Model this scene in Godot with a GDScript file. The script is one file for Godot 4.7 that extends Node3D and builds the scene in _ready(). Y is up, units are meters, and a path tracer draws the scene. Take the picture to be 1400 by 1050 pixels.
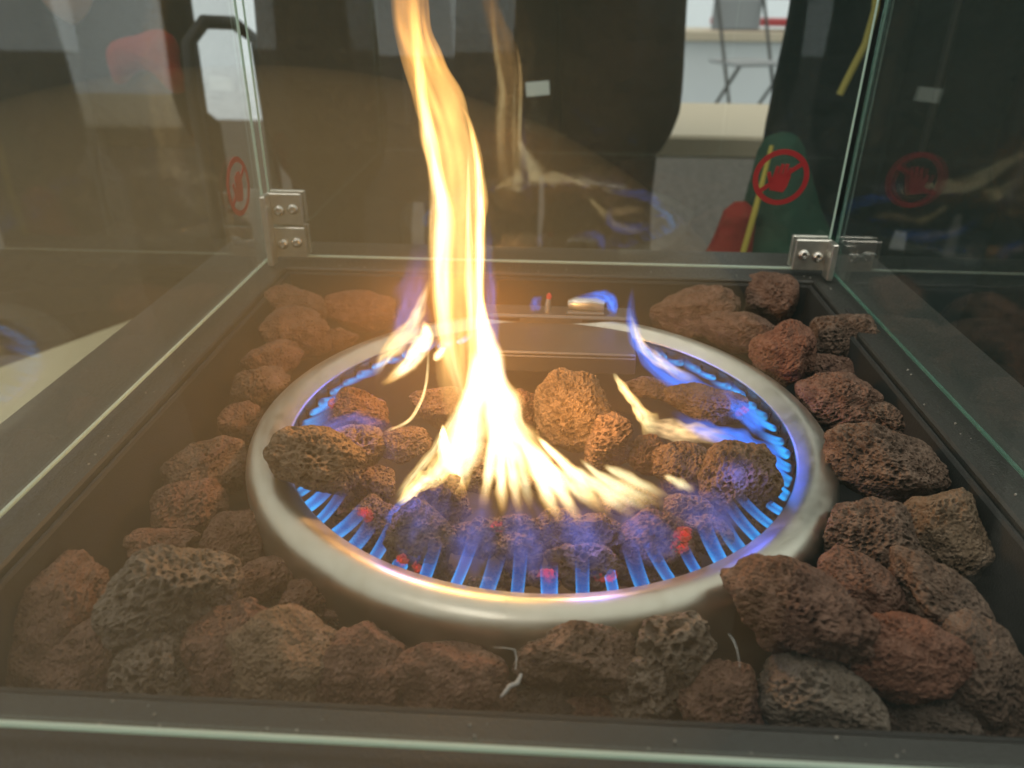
extends Node3D
# A square gas fire table with a glass wind guard: steel burner ring, lava rock, flames.

const HALF := 0.2107      # glass panes stand this far from the middle
const FLOOR_Y := -0.74    # the ground under the table
var names := {}

# ------------------------------------------------------------------ naming
func numbered(n: String) -> String:
	var k: int = names.get(n, 0)
	names[n] = k + 1
	return n if k == 0 else "%s_%03d" % [n, k]

func thing(n: String, label: String, category: String, at := Vector3.ZERO, turn := 0.0, group := "") -> Node3D:
	var o := Node3D.new()
	o.name = numbered(n)
	add_child(o, true)
	o.position = at
	o.rotation.y = turn
	tag(o, label, category, group)
	return o

func tag(o: Node3D, label: String, category: String, group := "", kind := "") -> void:
	if label: o.set_meta("label", label)
	if category: o.set_meta("category", category)
	if group: o.set_meta("group", group)
	if kind: o.set_meta("kind", kind)

func put(n: String, mesh: Mesh, m: Material, parent: Node3D = self) -> MeshInstance3D:
	var o := MeshInstance3D.new()
	o.name = numbered(n) if parent == self else n
	o.mesh = mesh
	o.material_override = m
	parent.add_child(o, true)
	return o

# ------------------------------------------------------------------ mesh building
class MB:
	var v := PackedVector3Array()
	var i := PackedInt32Array()
	var c := PackedColorArray()

	func face(p: Array, out: Vector3) -> void:
		var n: Vector3 = (p[1] - p[0]).cross(p[2] - p[0])
		if n.dot(out) < 0.0: p.reverse()
		var b := v.size()
		for q in p: v.append(q)
		for k in range(1, p.size() - 1): i.append_array([b, b + k, b + k + 1])

	func box(mid: Vector3, size: Vector3, bev := 0.0, basis := Basis.IDENTITY) -> void:
		var h := size / 2.0
		bev = minf(bev, minf(h.x, minf(h.y, h.z)) * 0.9)
		var pt := func(s: Vector3, ax: int) -> Vector3:
			var q := Vector3(s.x * (h.x - bev), s.y * (h.y - bev), s.z * (h.z - bev))
			q[ax] = s[ax] * h[ax]
			return mid + basis * q
		for ax in 3:
			var a1 := (ax + 1) % 3
			var a2 := (ax + 2) % 3
			for s0 in [-1.0, 1.0]:
				var l := []
				for ss in [[-1.0, -1.0], [1.0, -1.0], [1.0, 1.0], [-1.0, 1.0]]:
					var s := Vector3.ZERO
					s[ax] = s0; s[a1] = ss[0]; s[a2] = ss[1]
					l.append(pt.call(s, ax))
				var o := Vector3.ZERO
				o[ax] = s0
				face(l, basis * o)
				if bev > 0.0:
					for s1 in [-1.0, 1.0]:
						var e1 := Vector3.ZERO
						e1[ax] = s0; e1[a1] = s1; e1[a2] = -1.0
						var e2 := e1
						e2[a2] = 1.0
						var oo := Vector3.ZERO
						oo[ax] = s0; oo[a1] = s1
						face([pt.call(e1, ax), pt.call(e2, ax), pt.call(e2, a1), pt.call(e1, a1)], basis * oo)
		if bev > 0.0:
			for x in [-1.0, 1.0]:
				for y in [-1.0, 1.0]:
					for z in [-1.0, 1.0]:
						var s := Vector3(x, y, z)
						face([pt.call(s, 0), pt.call(s, 1), pt.call(s, 2)], basis * s)

	# smooth surface of rings: each ring a list of points, joined to the next; outward = right of travel
	func rings(list: Array, closed := true, cap := false, flip := false) -> void:
		var b := v.size()
		var n: int = list[0].size()
		for r in list:
			for q in r: v.append(q)
		for k in list.size() - 1:
			for j in (n if closed else n - 1):
				var a := b + k * n + j
				var d := b + k * n + (j + 1) % n
				if flip: i.append_array([a, a + n, d, d, a + n, d + n])
				else: i.append_array([a, d, a + n, d, d + n, a + n])
		if cap:
			for e in [0, list.size() - 1]:
				var mid := Vector3.ZERO
				for q in list[e]: mid += q / n
				var m0 := v.size()
				v.append(mid)
				for q in list[e]: v.append(q)
				for j in n:
					if (e == 0) != flip: i.append_array([m0, m0 + 1 + (j + 1) % n, m0 + 1 + j])
					else: i.append_array([m0, m0 + 1 + j, m0 + 1 + (j + 1) % n])

	# profile of (radius, height) turned round an axis; travel from bottom outside upwards gives outward faces
	func lathe(profile: Array, seg: int, at := Transform3D.IDENTITY, from := 0.0, to := TAU) -> void:
		var list := []
		var full := to - from > TAU - 0.001
		for p in profile:
			var r := []
			for k in (seg if full else seg + 1):
				var a := from + (to - from) * k / seg
				r.append(at * Vector3(p.x * sin(a), p.y, p.x * cos(a)))
			list.append(r)
		rings(list, full)

	func tube(path: Array, radii, seg := 10, cap := true) -> void:
		var list := []
		var side := Vector3.ZERO
		for k in path.size():
			var d: Vector3 = (path[mini(k + 1, path.size() - 1)] - path[maxi(k - 1, 0)]).normalized()
			if side == Vector3.ZERO: side = d.cross(Vector3.UP if absf(d.y) < 0.9 else Vector3.RIGHT)
			side = (side - d * side.dot(d)).normalized()
			var up := side.cross(d)
			var rr: float = radii[k] if radii is Array else radii
			var r := []
			for j in seg:
				var a := TAU * j / seg
				r.append(path[k] + (side * cos(a) - up * sin(a)) * rr)
			list.append(r)
		rings(list, true, cap)

	func mesh() -> ArrayMesh:
		var n := PackedVector3Array()
		n.resize(v.size())
		var w := PackedInt32Array()
		w.resize(i.size())
		for k in range(0, i.size(), 3):
			var a := i[k]
			var b := i[k + 1]
			var d := i[k + 2]
			var f := (v[b] - v[a]).cross(v[d] - v[a])
			n[a] += f
			n[b] += f
			n[d] += f
			w[k] = a
			w[k + 1] = d
			w[k + 2] = b
		for k in n.size(): n[k] = n[k].normalized() if n[k].length_squared() > 1e-30 else Vector3.UP
		var arr := []
		arr.resize(Mesh.ARRAY_MAX)
		arr[Mesh.ARRAY_VERTEX] = v
		arr[Mesh.ARRAY_NORMAL] = n
		arr[Mesh.ARRAY_INDEX] = w
		if c.size() == v.size() and c.size() > 0: arr[Mesh.ARRAY_COLOR] = c
		var m := ArrayMesh.new()
		m.add_surface_from_arrays(Mesh.PRIMITIVE_TRIANGLES, arr)
		return m

func bx(mid: Vector3, size: Vector3, bev := 0.0, basis := Basis.IDENTITY) -> ArrayMesh:
	var b := MB.new()
	b.box(mid, size, bev, basis)
	return b.mesh()

# ------------------------------------------------------------------ bodies: smooth union of tapered capsules, meshed as surface nets
func net(bones: Array, cell: float, k := 0.03) -> ArrayMesh:
	var lo := Vector3.ONE * 1e9
	var hi := -lo
	for b in bones:
		var r: float = maxf(b[2], b[3]) + 2.5 * cell
		lo = lo.min(b[0] - Vector3.ONE * r).min(b[1] - Vector3.ONE * r)
		hi = hi.max(b[0] + Vector3.ONE * r).max(b[1] + Vector3.ONE * r)
	var nx := int((hi.x - lo.x) / cell) + 2
	var ny := int((hi.y - lo.y) / cell) + 2
	var nz := int((hi.z - lo.z) / cell) + 2
	var val := PackedFloat32Array()
	val.resize(nx * ny * nz)
	val.fill(1.0)
	for b in bones:
		var p0: Vector3 = b[0]
		var d: Vector3 = b[1] - p0
		var dd := maxf(d.length_squared(), 1e-9)
		var ra: float = b[2]
		var rb: float = b[3]
		var m := maxf(ra, rb) + k + 2.0 * cell
		var b0: Vector3 = (p0.min(b[1]) - Vector3.ONE * m - lo) / cell
		var b1: Vector3 = (p0.max(b[1]) + Vector3.ONE * m - lo) / cell
		for z in range(maxi(0, int(b0.z)), mini(nz, int(b1.z) + 1)):
			for y in range(maxi(0, int(b0.y)), mini(ny, int(b1.y) + 1)):
				for x in range(maxi(0, int(b0.x)), mini(nx, int(b1.x) + 1)):
					var q := lo + Vector3(x, y, z) * cell - p0
					var t := clampf(q.dot(d) / dd, 0.0, 1.0)
					var s := (q - d * t).length() - lerpf(ra, rb, t)
					var at := (z * ny + y) * nx + x
					var o := val[at]
					var h := maxf(k - absf(o - s), 0.0) / k
					val[at] = minf(o, s) - h * h * k * 0.25
	var mb := MB.new()
	var ids := {}
	for z in nz - 1:
		for y in ny - 1:
			for x in nx - 1:
				var at := (z * ny + y) * nx + x
				var inside := 0
				for cnr in 8:
					if val[at + (cnr & 1) + ((cnr >> 1) & 1) * nx + (cnr >> 2) * nx * ny] < 0.0: inside += 1
				if inside == 0 or inside == 8: continue
				var sum := Vector3.ZERO
				var cnt := 0
				for e in 12:
					var ax := e >> 2
					var u := e & 1
					var w := (e >> 1) & 1
					var q := Vector3.ZERO
					q[(ax + 1) % 3] = u
					q[(ax + 2) % 3] = w
					var q2 := q
					q2[ax] = 1.0
					var va := val[at + int(q.x) + int(q.y) * nx + int(q.z) * nx * ny]
					var vb := val[at + int(q2.x) + int(q2.y) * nx + int(q2.z) * nx * ny]
					if (va < 0.0) != (vb < 0.0):
						sum += q.lerp(q2, va / (va - vb))
						cnt += 1
				ids[at] = mb.v.size()
				mb.v.append(lo + (Vector3(x, y, z) + sum / cnt) * cell)
	var step := [1, nx, nx * ny]
	for at in ids:
		for ax in 3:
			var d1: int = step[(ax + 1) % 3]
			var d2: int = step[(ax + 2) % 3]
			var nb: int = at + step[ax]
			if nb >= val.size() or (val[at] < 0.0) == (val[nb] < 0.0): continue
			if not (ids.has(at - d1) and ids.has(at - d2) and ids.has(at - d1 - d2)): continue
			var a: int = ids[at]
			var b: int = ids[at - d1]
			var cc: int = ids[at - d1 - d2]
			var dd2: int = ids[at - d2]
			if val[at] < 0.0: mb.i.append_array([a, b, cc, a, cc, dd2])
			else: mb.i.append_array([a, cc, b, a, dd2, cc])
	return mb.mesh()

# ------------------------------------------------------------------ materials
func lin(r: float, g: float, b: float, a := 1.0) -> Color:
	var q := Color(r, g, b).linear_to_srgb()
	q.a = a
	return q

func mat(c: Color, rough := 0.6, metal := 0.0) -> StandardMaterial3D:
	var m := StandardMaterial3D.new()
	m.albedo_color = c
	m.roughness = rough
	m.metallic = metal
	return m

func noise_tex(seed_: int, freq: float, kind: int, ramp: Array, size := 256, oct := 3) -> NoiseTexture2D:
	var n := FastNoiseLite.new()
	n.seed = seed_
	n.noise_type = kind
	n.frequency = freq
	n.fractal_octaves = oct
	n.fractal_type = FastNoiseLite.FRACTAL_FBM if oct > 1 else FastNoiseLite.FRACTAL_NONE
	n.cellular_return_type = FastNoiseLite.RETURN_DISTANCE
	var t := NoiseTexture2D.new()
	t.width = size
	t.height = size
	t.seamless = true
	t.noise = n
	var g := Gradient.new()
	g.offsets = PackedFloat32Array()
	var offs := PackedFloat32Array()
	var cols := PackedColorArray()
	for p in ramp:
		offs.append(p[0])
		cols.append(p[1])
	g.offsets = offs
	g.colors = cols
	t.color_ramp = g
	return t

func tri(m: StandardMaterial3D, scale: float) -> StandardMaterial3D:
	m.uv1_triplanar = true
	m.uv1_scale = Vector3.ONE * scale
	return m

func grey(v: float) -> Color:
	return Color(v, v, v)

var steel: StandardMaterial3D
var dark_metal: StandardMaterial3D
var black_metal: StandardMaterial3D
var chrome: StandardMaterial3D
var clear_glass: StandardMaterial3D
var edge_glass: StandardMaterial3D
var red_print: StandardMaterial3D
var lit_edge: StandardMaterial3D

func make_materials() -> void:
	steel = tri(mat(Color.WHITE, 1.0, 1.0), 9.0)
	steel.albedo_texture = noise_tex(3, 0.012, FastNoiseLite.TYPE_SIMPLEX_SMOOTH, [[0.0, lin(.54, .51, .42)], [0.25, lin(.61, .595, .51)], [0.6, lin(.65, .64, .56)], [1.0, lin(.69, .68, .61)]], 512, 5)
	steel.roughness_texture = noise_tex(4, 0.03, FastNoiseLite.TYPE_SIMPLEX_SMOOTH, [[0.0, grey(.30)], [1.0, grey(.48)]], 256, 4)
	dark_metal = tri(mat(lin(.036, .036, .032), 1.0), 14.0)
	dark_metal.roughness_texture = noise_tex(5, 0.05, FastNoiseLite.TYPE_SIMPLEX_SMOOTH, [[0.0, grey(.28)], [.5, grey(.45)], [1.0, grey(.68)]], 512, 5)
	dark_metal.heightmap_enabled = true
	dark_metal.heightmap_scale = 0.012
	dark_metal.heightmap_texture = noise_tex(6, 0.16, FastNoiseLite.TYPE_SIMPLEX, [[0.0, grey(0)], [1.0, grey(1)]], 256, 2)
	black_metal = tri(mat(lin(.02, .019, .017), .7), 14.0)
	black_metal.heightmap_enabled = true
	black_metal.heightmap_scale = 0.015
	black_metal.heightmap_texture = dark_metal.heightmap_texture
	chrome = mat(lin(.66, .64, .6), .22, 1.0)
	clear_glass = StandardMaterial3D.new()
	clear_glass.transparency = BaseMaterial3D.TRANSPARENCY_ALPHA
	clear_glass.albedo_color = Color(.7, .85, .8, .02)
	clear_glass.roughness = 0.0
	clear_glass.cull_mode = BaseMaterial3D.CULL_DISABLED
	edge_glass = StandardMaterial3D.new()
	edge_glass.albedo_color = lin(.42, .82, .68, 0.12)
	edge_glass.roughness = 0.12
	edge_glass.refraction_enabled = true
	edge_glass.refraction_scale = 0.05
	lit_edge = mat(lin(.74, .86, .80), .4)  # pale mint and backlight stand in for daylight piped down the pane
	lit_edge.backlight_enabled = true
	lit_edge.backlight = lin(.5, .7, .6)
	red_print = mat(lin(.42, .012, .018), .55)

# ------------------------------------------------------------------ the table
func square_sweep(b: MB, prof: Array) -> void:
	# profile of (half width, height), run round the four sides with mitred corners
	for k in prof.size() - 1:
		var p: Vector2 = prof[k]
		var q: Vector2 = prof[k + 1]
		for s in 4:
			var rot := Basis(Vector3.UP, s * PI / 2)
			var edge := q - p
			var out := rot * Vector3(0, -edge.x, edge.y)   # left hand side of travel
			b.face([rot * Vector3(-p.x, p.y, p.x), rot * Vector3(p.x, p.y, p.x), rot * Vector3(q.x, q.y, q.x), rot * Vector3(-q.x, q.y, q.x)], out)

func build_table() -> void:
	var t := thing("fire_table", "square dark grey metal fire table with a sunken black tray", "fire table")
	var b := MB.new()
	square_sweep(b, [Vector2(.2615, -.06), Vector2(.2625, -.0055), Vector2(.2612, -.0042), Vector2(.1968, -.0042), Vector2(.1957, -.0053), Vector2(.1957, -.03), Vector2(.2615, -.06)])
	put("frame", b.mesh(), dark_metal, t)
	b = MB.new()
	square_sweep(b, [Vector2(.1955, -.030), Vector2(.1948, -.0075), Vector2(.1940, -.0067), Vector2(.1925, -.0067), Vector2(.1915, -.0078), Vector2(.1890, -.076)])
	b.face([Vector3(-.189, -.076, -.189), Vector3(.189, -.076, -.189), Vector3(.189, -.076, .189), Vector3(-.189, -.076, .189)], Vector3.UP)
	put("tray", b.mesh(), black_metal, t)
	for s in 4:
		var rot := Basis(Vector3.UP, s * PI / 2)
		put("side_panel", bx(rot * Vector3(0, -.40, .252), Vector3(.500, .676, .008), .001, rot), dark_metal, t)
	# a small slotted hole and screw heads in the frame, on the right
	put("vent_slot", bx(Vector3(.2025, -.0040, -.1365), Vector3(.0042, .0012, .0085), .0004), black_metal, t)

func pane(called: String, label: String, turn: float, height: float, edge: Material) -> Node3D:
	var t := thing(called, label, "glass pane", Basis(Vector3.UP, turn) * Vector3(0, 0, -HALF), turn, "panes of the glass wind guard")
	var w := HALF - .004
	var d := .0009
	var b := MB.new()
	var y0 := .0014
	for s in [-1.0, 1.0]:
		b.face([Vector3(-w + .001, y0, s * d), Vector3(w - .001, y0, s * d), Vector3(w - .001, height - .001, s * d), Vector3(-w + .001, height - .001, s * d)], Vector3(0, 0, s))
	put("pane", b.mesh(), clear_glass, t)
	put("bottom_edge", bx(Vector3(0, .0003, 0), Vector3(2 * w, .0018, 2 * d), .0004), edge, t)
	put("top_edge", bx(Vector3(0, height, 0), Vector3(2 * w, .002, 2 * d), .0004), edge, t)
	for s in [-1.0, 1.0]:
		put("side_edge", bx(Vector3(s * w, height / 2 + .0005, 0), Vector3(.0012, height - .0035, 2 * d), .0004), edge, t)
	return t

func sign_mesh() -> ArrayMesh:
	# a red ring with a bar across a raised hand
	var b := MB.new()
	var z := .0004
	var seg := 72
	var r0 := .0158
	var r1 := .0195
	for k in seg:
		var a := TAU * k / seg
		var c := TAU * (k + 1) / seg
		b.face([Vector3(r0 * cos(a), r0 * sin(a), z), Vector3(r1 * cos(a), r1 * sin(a), z), Vector3(r1 * cos(c), r1 * sin(c), z), Vector3(r0 * cos(c), r0 * sin(c), z)], Vector3.BACK)
		b.face([Vector3(r1 * cos(a), r1 * sin(a), z), Vector3(r1 * cos(a), r1 * sin(a), 0), Vector3(r1 * cos(c), r1 * sin(c), 0), Vector3(r1 * cos(c), r1 * sin(c), z)], Vector3(cos(a), sin(a), 0))
	var grow := 1.0
	var bar := Basis(Vector3.BACK, deg_to_rad(36))
	b.box(Vector3(0, 0, z * .4), Vector3(.0325, .0030, z), 0.0, bar)
	var lean := Basis(Vector3.BACK, deg_to_rad(-9))
	var palm := [Vector2(-.0054, -.0098), Vector2(.0044, -.0098), Vector2(.0060, -.0060), Vector2(.0064, .0025), Vector2(-.0058, .0025), Vector2(-.0062, -.0030)]
	var l := []
	for p in palm: l.append(lean * Vector3(p.x, p.y, z * 1.4))
	b.face(l, Vector3.BACK)
	var tips := [.0072, .0092, .0098, .0076]
	for k in 4:
		var x := -.0045 + k * .0031
		b.box(lean * Vector3(x, (.002 + tips[k]) / 2, z * .9), Vector3(.0025, tips[k] - .0018, z), .0002, lean)
	b.box(lean * Vector3(-.0078, -.0012, z * .9), Vector3(.0028, .0078, z), .0002, lean * Basis(Vector3.BACK, deg_to_rad(28)))
	return b.mesh()

func screw(t: Node3D, at: Vector3, out: Vector3) -> void:
	var z := out.normalized()
	var x := Vector3.UP.cross(z).normalized()
	var tr := Transform3D(Basis(x, z, x.cross(z)), at)
	var b := MB.new()
	b.lathe([Vector2(.0046, -.001), Vector2(.0047, .0006), Vector2(.0043, .0018), Vector2(.0034, .0028), Vector2(.0022, .0034), Vector2(.0017, .0034), Vector2(.0016, .0020), Vector2(.0001, .0020)], 20, tr)
	put("screw", b.mesh(), chrome, t)

func corner_clamp(label: String, side: float, y: float) -> void:
	# an angle of two plates that holds two panes at a rear corner; side = -1 left, 1 right
	var t := thing("corner_clamp", label, "glass clamp", Vector3(side * (HALF - .002), y, -HALF + .002), 0.0, "corner clamps of the glass guard")
	t.scale = Vector3.ONE * .9
	var b := MB.new()
	b.box(Vector3(-side * .0165, .0130, .0035), Vector3(.029, .026, .005), .0009)
	put("rear_plate", b.mesh(), chrome_dull, t)
	b = MB.new()
	b.box(Vector3(-side * .0035, .0110, .0125), Vector3(.005, .030, .013), .0009)
	put("side_plate", b.mesh(), chrome_dull, t)
	b = MB.new()
	b.box(Vector3(-side * .0165, .0130, -.0072), Vector3(.029, .026, .004), .0009)
	put("outer_plate", b.mesh(), chrome_dull, t)
	screw(t, Vector3(-side * .0235, .0135, .0062), Vector3.BACK)
	screw(t, Vector3(-side * .0120, .0120, .0062), Vector3.BACK)

var chrome_dull: StandardMaterial3D

func build_guard() -> void:
	var h := .27
	pane("rear_glass_pane", "clear rear glass pane with the red no-touch sign on its right", 0.0, h, lit_edge)
	pane("left_glass_pane", "clear glass pane along the left side of the fire tray", PI / 2, h, lit_edge)
	pane("right_glass_pane", "clear glass pane along the right side with a dark green edge", -PI / 2, h, edge_glass)
	pane("front_glass_pane", "clear front glass pane standing nearest the viewer, mint lower edge", PI, h, lit_edge)
	var s := put("no_touch_sign", sign_mesh(), red_print)
	s.position = Vector3(.1638, .0672, -HALF + .0011)
	tag(s, "red round do-not-touch hand sign on the rear glass", "sign", "no-touch signs on the glass")
	s = put("no_touch_sign", sign_mesh(), red_print)
	s.position = Vector3(-HALF + .0011, .0637, -.1634)
	s.rotation.y = PI / 2
	tag(s, "red do-not-touch hand sign on the left glass, seen edge-on", "sign", "no-touch signs on the glass")
	chrome_dull = tri(mat(Color.WHITE, .34, .85), 20.0)
	chrome_dull.albedo_texture = noise_tex(9, 0.03, FastNoiseLite.TYPE_SIMPLEX_SMOOTH, [[0.0, lin(.56, .55, .50)], [1.0, lin(.74, .73, .67)]], 128, 3)
	corner_clamp("steel corner clamp low at the rear left corner of the glass", -1.0, .001)
	corner_clamp("steel corner clamp stacked above another at the rear left", -1.0, .0262)
	corner_clamp("lone steel corner clamp at the rear right corner of the glass", 1.0, .001)

# ------------------------------------------------------------------ the burner
const JET_R := .1275
func blocked(a: float) -> bool:
	return absf(angle_difference(a, PI)) < 0.44   # the pilot housing covers the back of the ring

func build_burner() -> void:
	var t := thing("burner_ring", "round stainless steel burner ring sunk in the lava rock", "gas burner")
	var b := MB.new()
	b.lathe([Vector2(.1482, -.075), Vector2(.1488, -.036), Vector2(.1492, -.0275), Vector2(.1491, -.0228), Vector2(.1484, -.0196), Vector2(.1470, -.0171), Vector2(.1450, -.0152), Vector2(.1426, -.0139), Vector2(.1402, -.0132), Vector2(.1378, -.0131), Vector2(.1356, -.0137), Vector2(.1334, -.0149), Vector2(.1313, -.0163), Vector2(.1298, -.0171), Vector2(.1289, -.0177), Vector2(.1287, -.0184), Vector2(.1292, -.0194), Vector2(.1300, -.0204)], 160)
	put("rim", b.mesh(), steel, t)
	b = MB.new()
	b.lathe([Vector2(.1299, -.0200), Vector2(.1297, -.0320), Vector2(.1290, -.0600), Vector2(.1270, -.0740)], 160)
	put("inner_wall", b.mesh(), tri(mat(lin(.30, .27, .24), .38, 1.0), 9.0), t)
	b = MB.new()
	b.lathe([Vector2(.1285, -.0735), Vector2(.0001, -.0735)], 64)
	put("bowl_floor", b.mesh(), black_metal, t)
	var port := bx(Vector3(0, 0, .0004), Vector3(.0011, .0055, .0012), .0002)
	for k in 62:
		var a := TAU * (k + .5) / 62.0
		if blocked(a): continue
		var o := put("gas_port", port, black_metal, t)
		o.transform = Transform3D(Basis(Vector3.UP, a), Vector3(.1291 * sin(a), -.0245, .1291 * cos(a)))
	# pilot housing across the back of the ring
	var p := thing("pilot_housing", "flat slotted metal pilot housing bridging the back of the ring", "pilot burner")
	put("base_plate", bx(Vector3(.0078, -.0180, -.1120), Vector3(.1000, .0040, .0560), .0010), pilot_metal, p)
	put("front_lip", bx(Vector3(.0078, -.0240, -.0842), Vector3(.1000, .0110, .0016), .0005), pilot_metal, p)
	put("bridge", bx(Vector3(.0078, -.0180, -.1400), Vector3(.1060, .0150, .0190), .0015), pilot_metal, p)
	for s in [[-.0295, .026], [.0425, .034]]:
		put("slot", bx(Vector3(s[0], -.0138, -.1305), Vector3(s[1], .0022, .0008), .0002), black_metal, p)
	b = MB.new()
	b.tube([Vector3(.016, -0.0062, -.1420), Vector3(.021, -0.0060, -.1415), Vector3(.034, -0.0062, -.1410), Vector3(.040, -0.0072, -.1405)], [.0030, .0052, .0055, .0048], 14)
	put("pilot_hood", b.mesh(), chrome_dull, p)
	put("hood_bracket", bx(Vector3(.0275, -0.0122, -.1345), Vector3(.026, .0080, .0050), .0010), pilot_metal, p)
	b = MB.new()
	b.tube([Vector3(.0020, -0.0112, -.1385), Vector3(.0022, -0.0052, -.1385), Vector3(.0026, -0.0012, -.1385)], [.0022, .0020, .0014], 10)
	put("thermocouple", b.mesh(), chrome_dull, p)
	b = MB.new()
	b.tube([Vector3(.0026, -0.0014, -.1385), Vector3(.0028, 0.0006, -.1385), Vector3(.0029, 0.0024, -.1385)], [.0016, .0019, .0008], 10)
	put("glowing_tip", b.mesh(), ember_mat, p)

var pilot_metal: StandardMaterial3D
var ember_mat: StandardMaterial3D
var dull_ember: StandardMaterial3D

# ------------------------------------------------------------------ lava rock
var cube_dirs := {}
func cube_sphere(n: int) -> Array:
	if cube_dirs.has(n): return cube_dirs[n]
	var dirs := PackedVector3Array()
	var idx := PackedInt32Array()
	var ids := {}
	for f in 6:
		var ax := f % 3
		var s := 1 if f < 3 else -1
		var grid := PackedInt32Array()
		for u in n + 1:
			for w in n + 1:
				var q := Vector3i.ZERO
				q[ax] = n if s > 0 else 0
				q[(ax + 1) % 3] = u
				q[(ax + 2) % 3] = w
				var key := (q.x * (n + 1) + q.y) * (n + 1) + q.z
				if not ids.has(key):
					ids[key] = dirs.size()
					var d := Vector3.ZERO
					for k in 3: d[k] = tan((2.0 * q[k] / n - 1.0) * PI / 4)
					dirs.append(d.normalized())
				grid.append(ids[key])
		for u in n:
			for w in n:
				var a := grid[u * (n + 1) + w]
				var b := grid[(u + 1) * (n + 1) + w]
				var c := grid[(u + 1) * (n + 1) + w + 1]
				var d := grid[u * (n + 1) + w + 1]
				if s > 0: idx.append_array([a, b, c, a, c, d])
				else: idx.append_array([a, c, b, a, d, c])
	cube_dirs[n] = [dirs, idx]
	return cube_dirs[n]

func c1_(cell: FastNoiseLite, q: Vector3) -> float:
	return cell.get_noise_3dv(q) + 1.0   # distance to the nearest gas bubble

func rock_mesh(seed_: int, radii: Vector3, pore: float, n: int) -> ArrayMesh:
	var rng := RandomNumberGenerator.new()
	rng.seed = 7919 + seed_ * 131
	var cs := cube_sphere(n)
	var planes := []
	for k in 9:
		var v := Vector3(rng.randfn(), rng.randfn(), rng.randfn()).normalized()
		planes.append([v, rng.randf_range(.74, .94)])
	var low := FastNoiseLite.new()
	low.seed = seed_
	low.noise_type = FastNoiseLite.TYPE_SIMPLEX_SMOOTH
	low.frequency = 1.0
	low.fractal_type = FastNoiseLite.FRACTAL_NONE
	var cell := FastNoiseLite.new()
	cell.seed = seed_ + 500
	cell.noise_type = FastNoiseLite.TYPE_CELLULAR
	cell.cellular_return_type = FastNoiseLite.RETURN_DISTANCE
	cell.cellular_jitter = 1.0
	cell.frequency = 1.0
	cell.fractal_type = FastNoiseLite.FRACTAL_NONE
	var size := .0018 + .00055 * pore          # spacing of the big gas holes
	var off := Vector3(rng.randf(), rng.randf(), rng.randf()) * 40.0
	var b := MB.new()
	b.i = cs[1]
	var dirs: PackedVector3Array = cs[0]
	b.v.resize(dirs.size())
	for k in dirs.size():
		var d := dirs[k]
		var r := 1.06
		for p in planes:
			var t: float = d.dot(p[0])
			if t > .2:
				var q: float = p[1] / t
				var h := maxf(.20 - absf(r - q), 0.0) / .20
				r = minf(r, q) - h * h * .05
		r *= 1.0 + .11 * low.get_noise_3dv(d * 1.1 + off) + .055 * low.get_noise_3dv(d * 2.4 - off) + .012 * low.get_noise_3dv(d * 6.5 + off)
		var pos := d * radii * r
		var open := clampf(.25 + .33 * pore + .9 * low.get_noise_3dv(pos * 60.0 + off), .05, 1.15)
		var rim := .16 + .20 * open
		var dent := size * (.35 + .45 * open) * smoothstep(rim + .07, rim - .05, c1_(cell, pos / size + off))
		dent += size * .30 * smoothstep(.40, .24, c1_(cell, pos / (size * .46) - off)) + .00035 * low.get_noise_3dv(pos * 480.0)
		b.v[k] = pos - d * dent
	return b.mesh()

func rock_mat(a: Color, b_: Color, c: Color, seed_: int) -> StandardMaterial3D:
	var m := tri(mat(Color.WHITE, .93), 22.0)
	m.albedo_texture = noise_tex(seed_, 0.022, FastNoiseLite.TYPE_SIMPLEX_SMOOTH, [[0.15, a], [0.5, b_], [0.85, c]], 256, 5)
	m.heightmap_enabled = true
	m.heightmap_scale = 0.08
	m.heightmap_texture = rock_bump
	m.metallic_specular = .3
	return m
var rock_bump: NoiseTexture2D

const EMBERS := {"rock with a glowing red patch near the front jets": [[.3, .35, .85]], "pink-lit rock with glowing spots by the right front jets": [[.85, .2, .5], [.75, -.3, .7]],
	"flat pinkish rock among the blue jets at the left rear": [[-.9, .1, .35]], "large dark angular rock at the front left of the bowl": [[.2, -.75, .55], [-.3, -.7, .6]],
	"flat brown rock with a red hot edge at the right rear jets": [[.95, .1, .3]], "dome-shaped holed rock among the front jets": [[.8, -.25, .5]], "pebble of rock with a red edge under the front lip": [[.4, .5, .7]],
	"lavender-lit rock at the front left jets": [[-.5, .2, .8]]}

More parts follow.
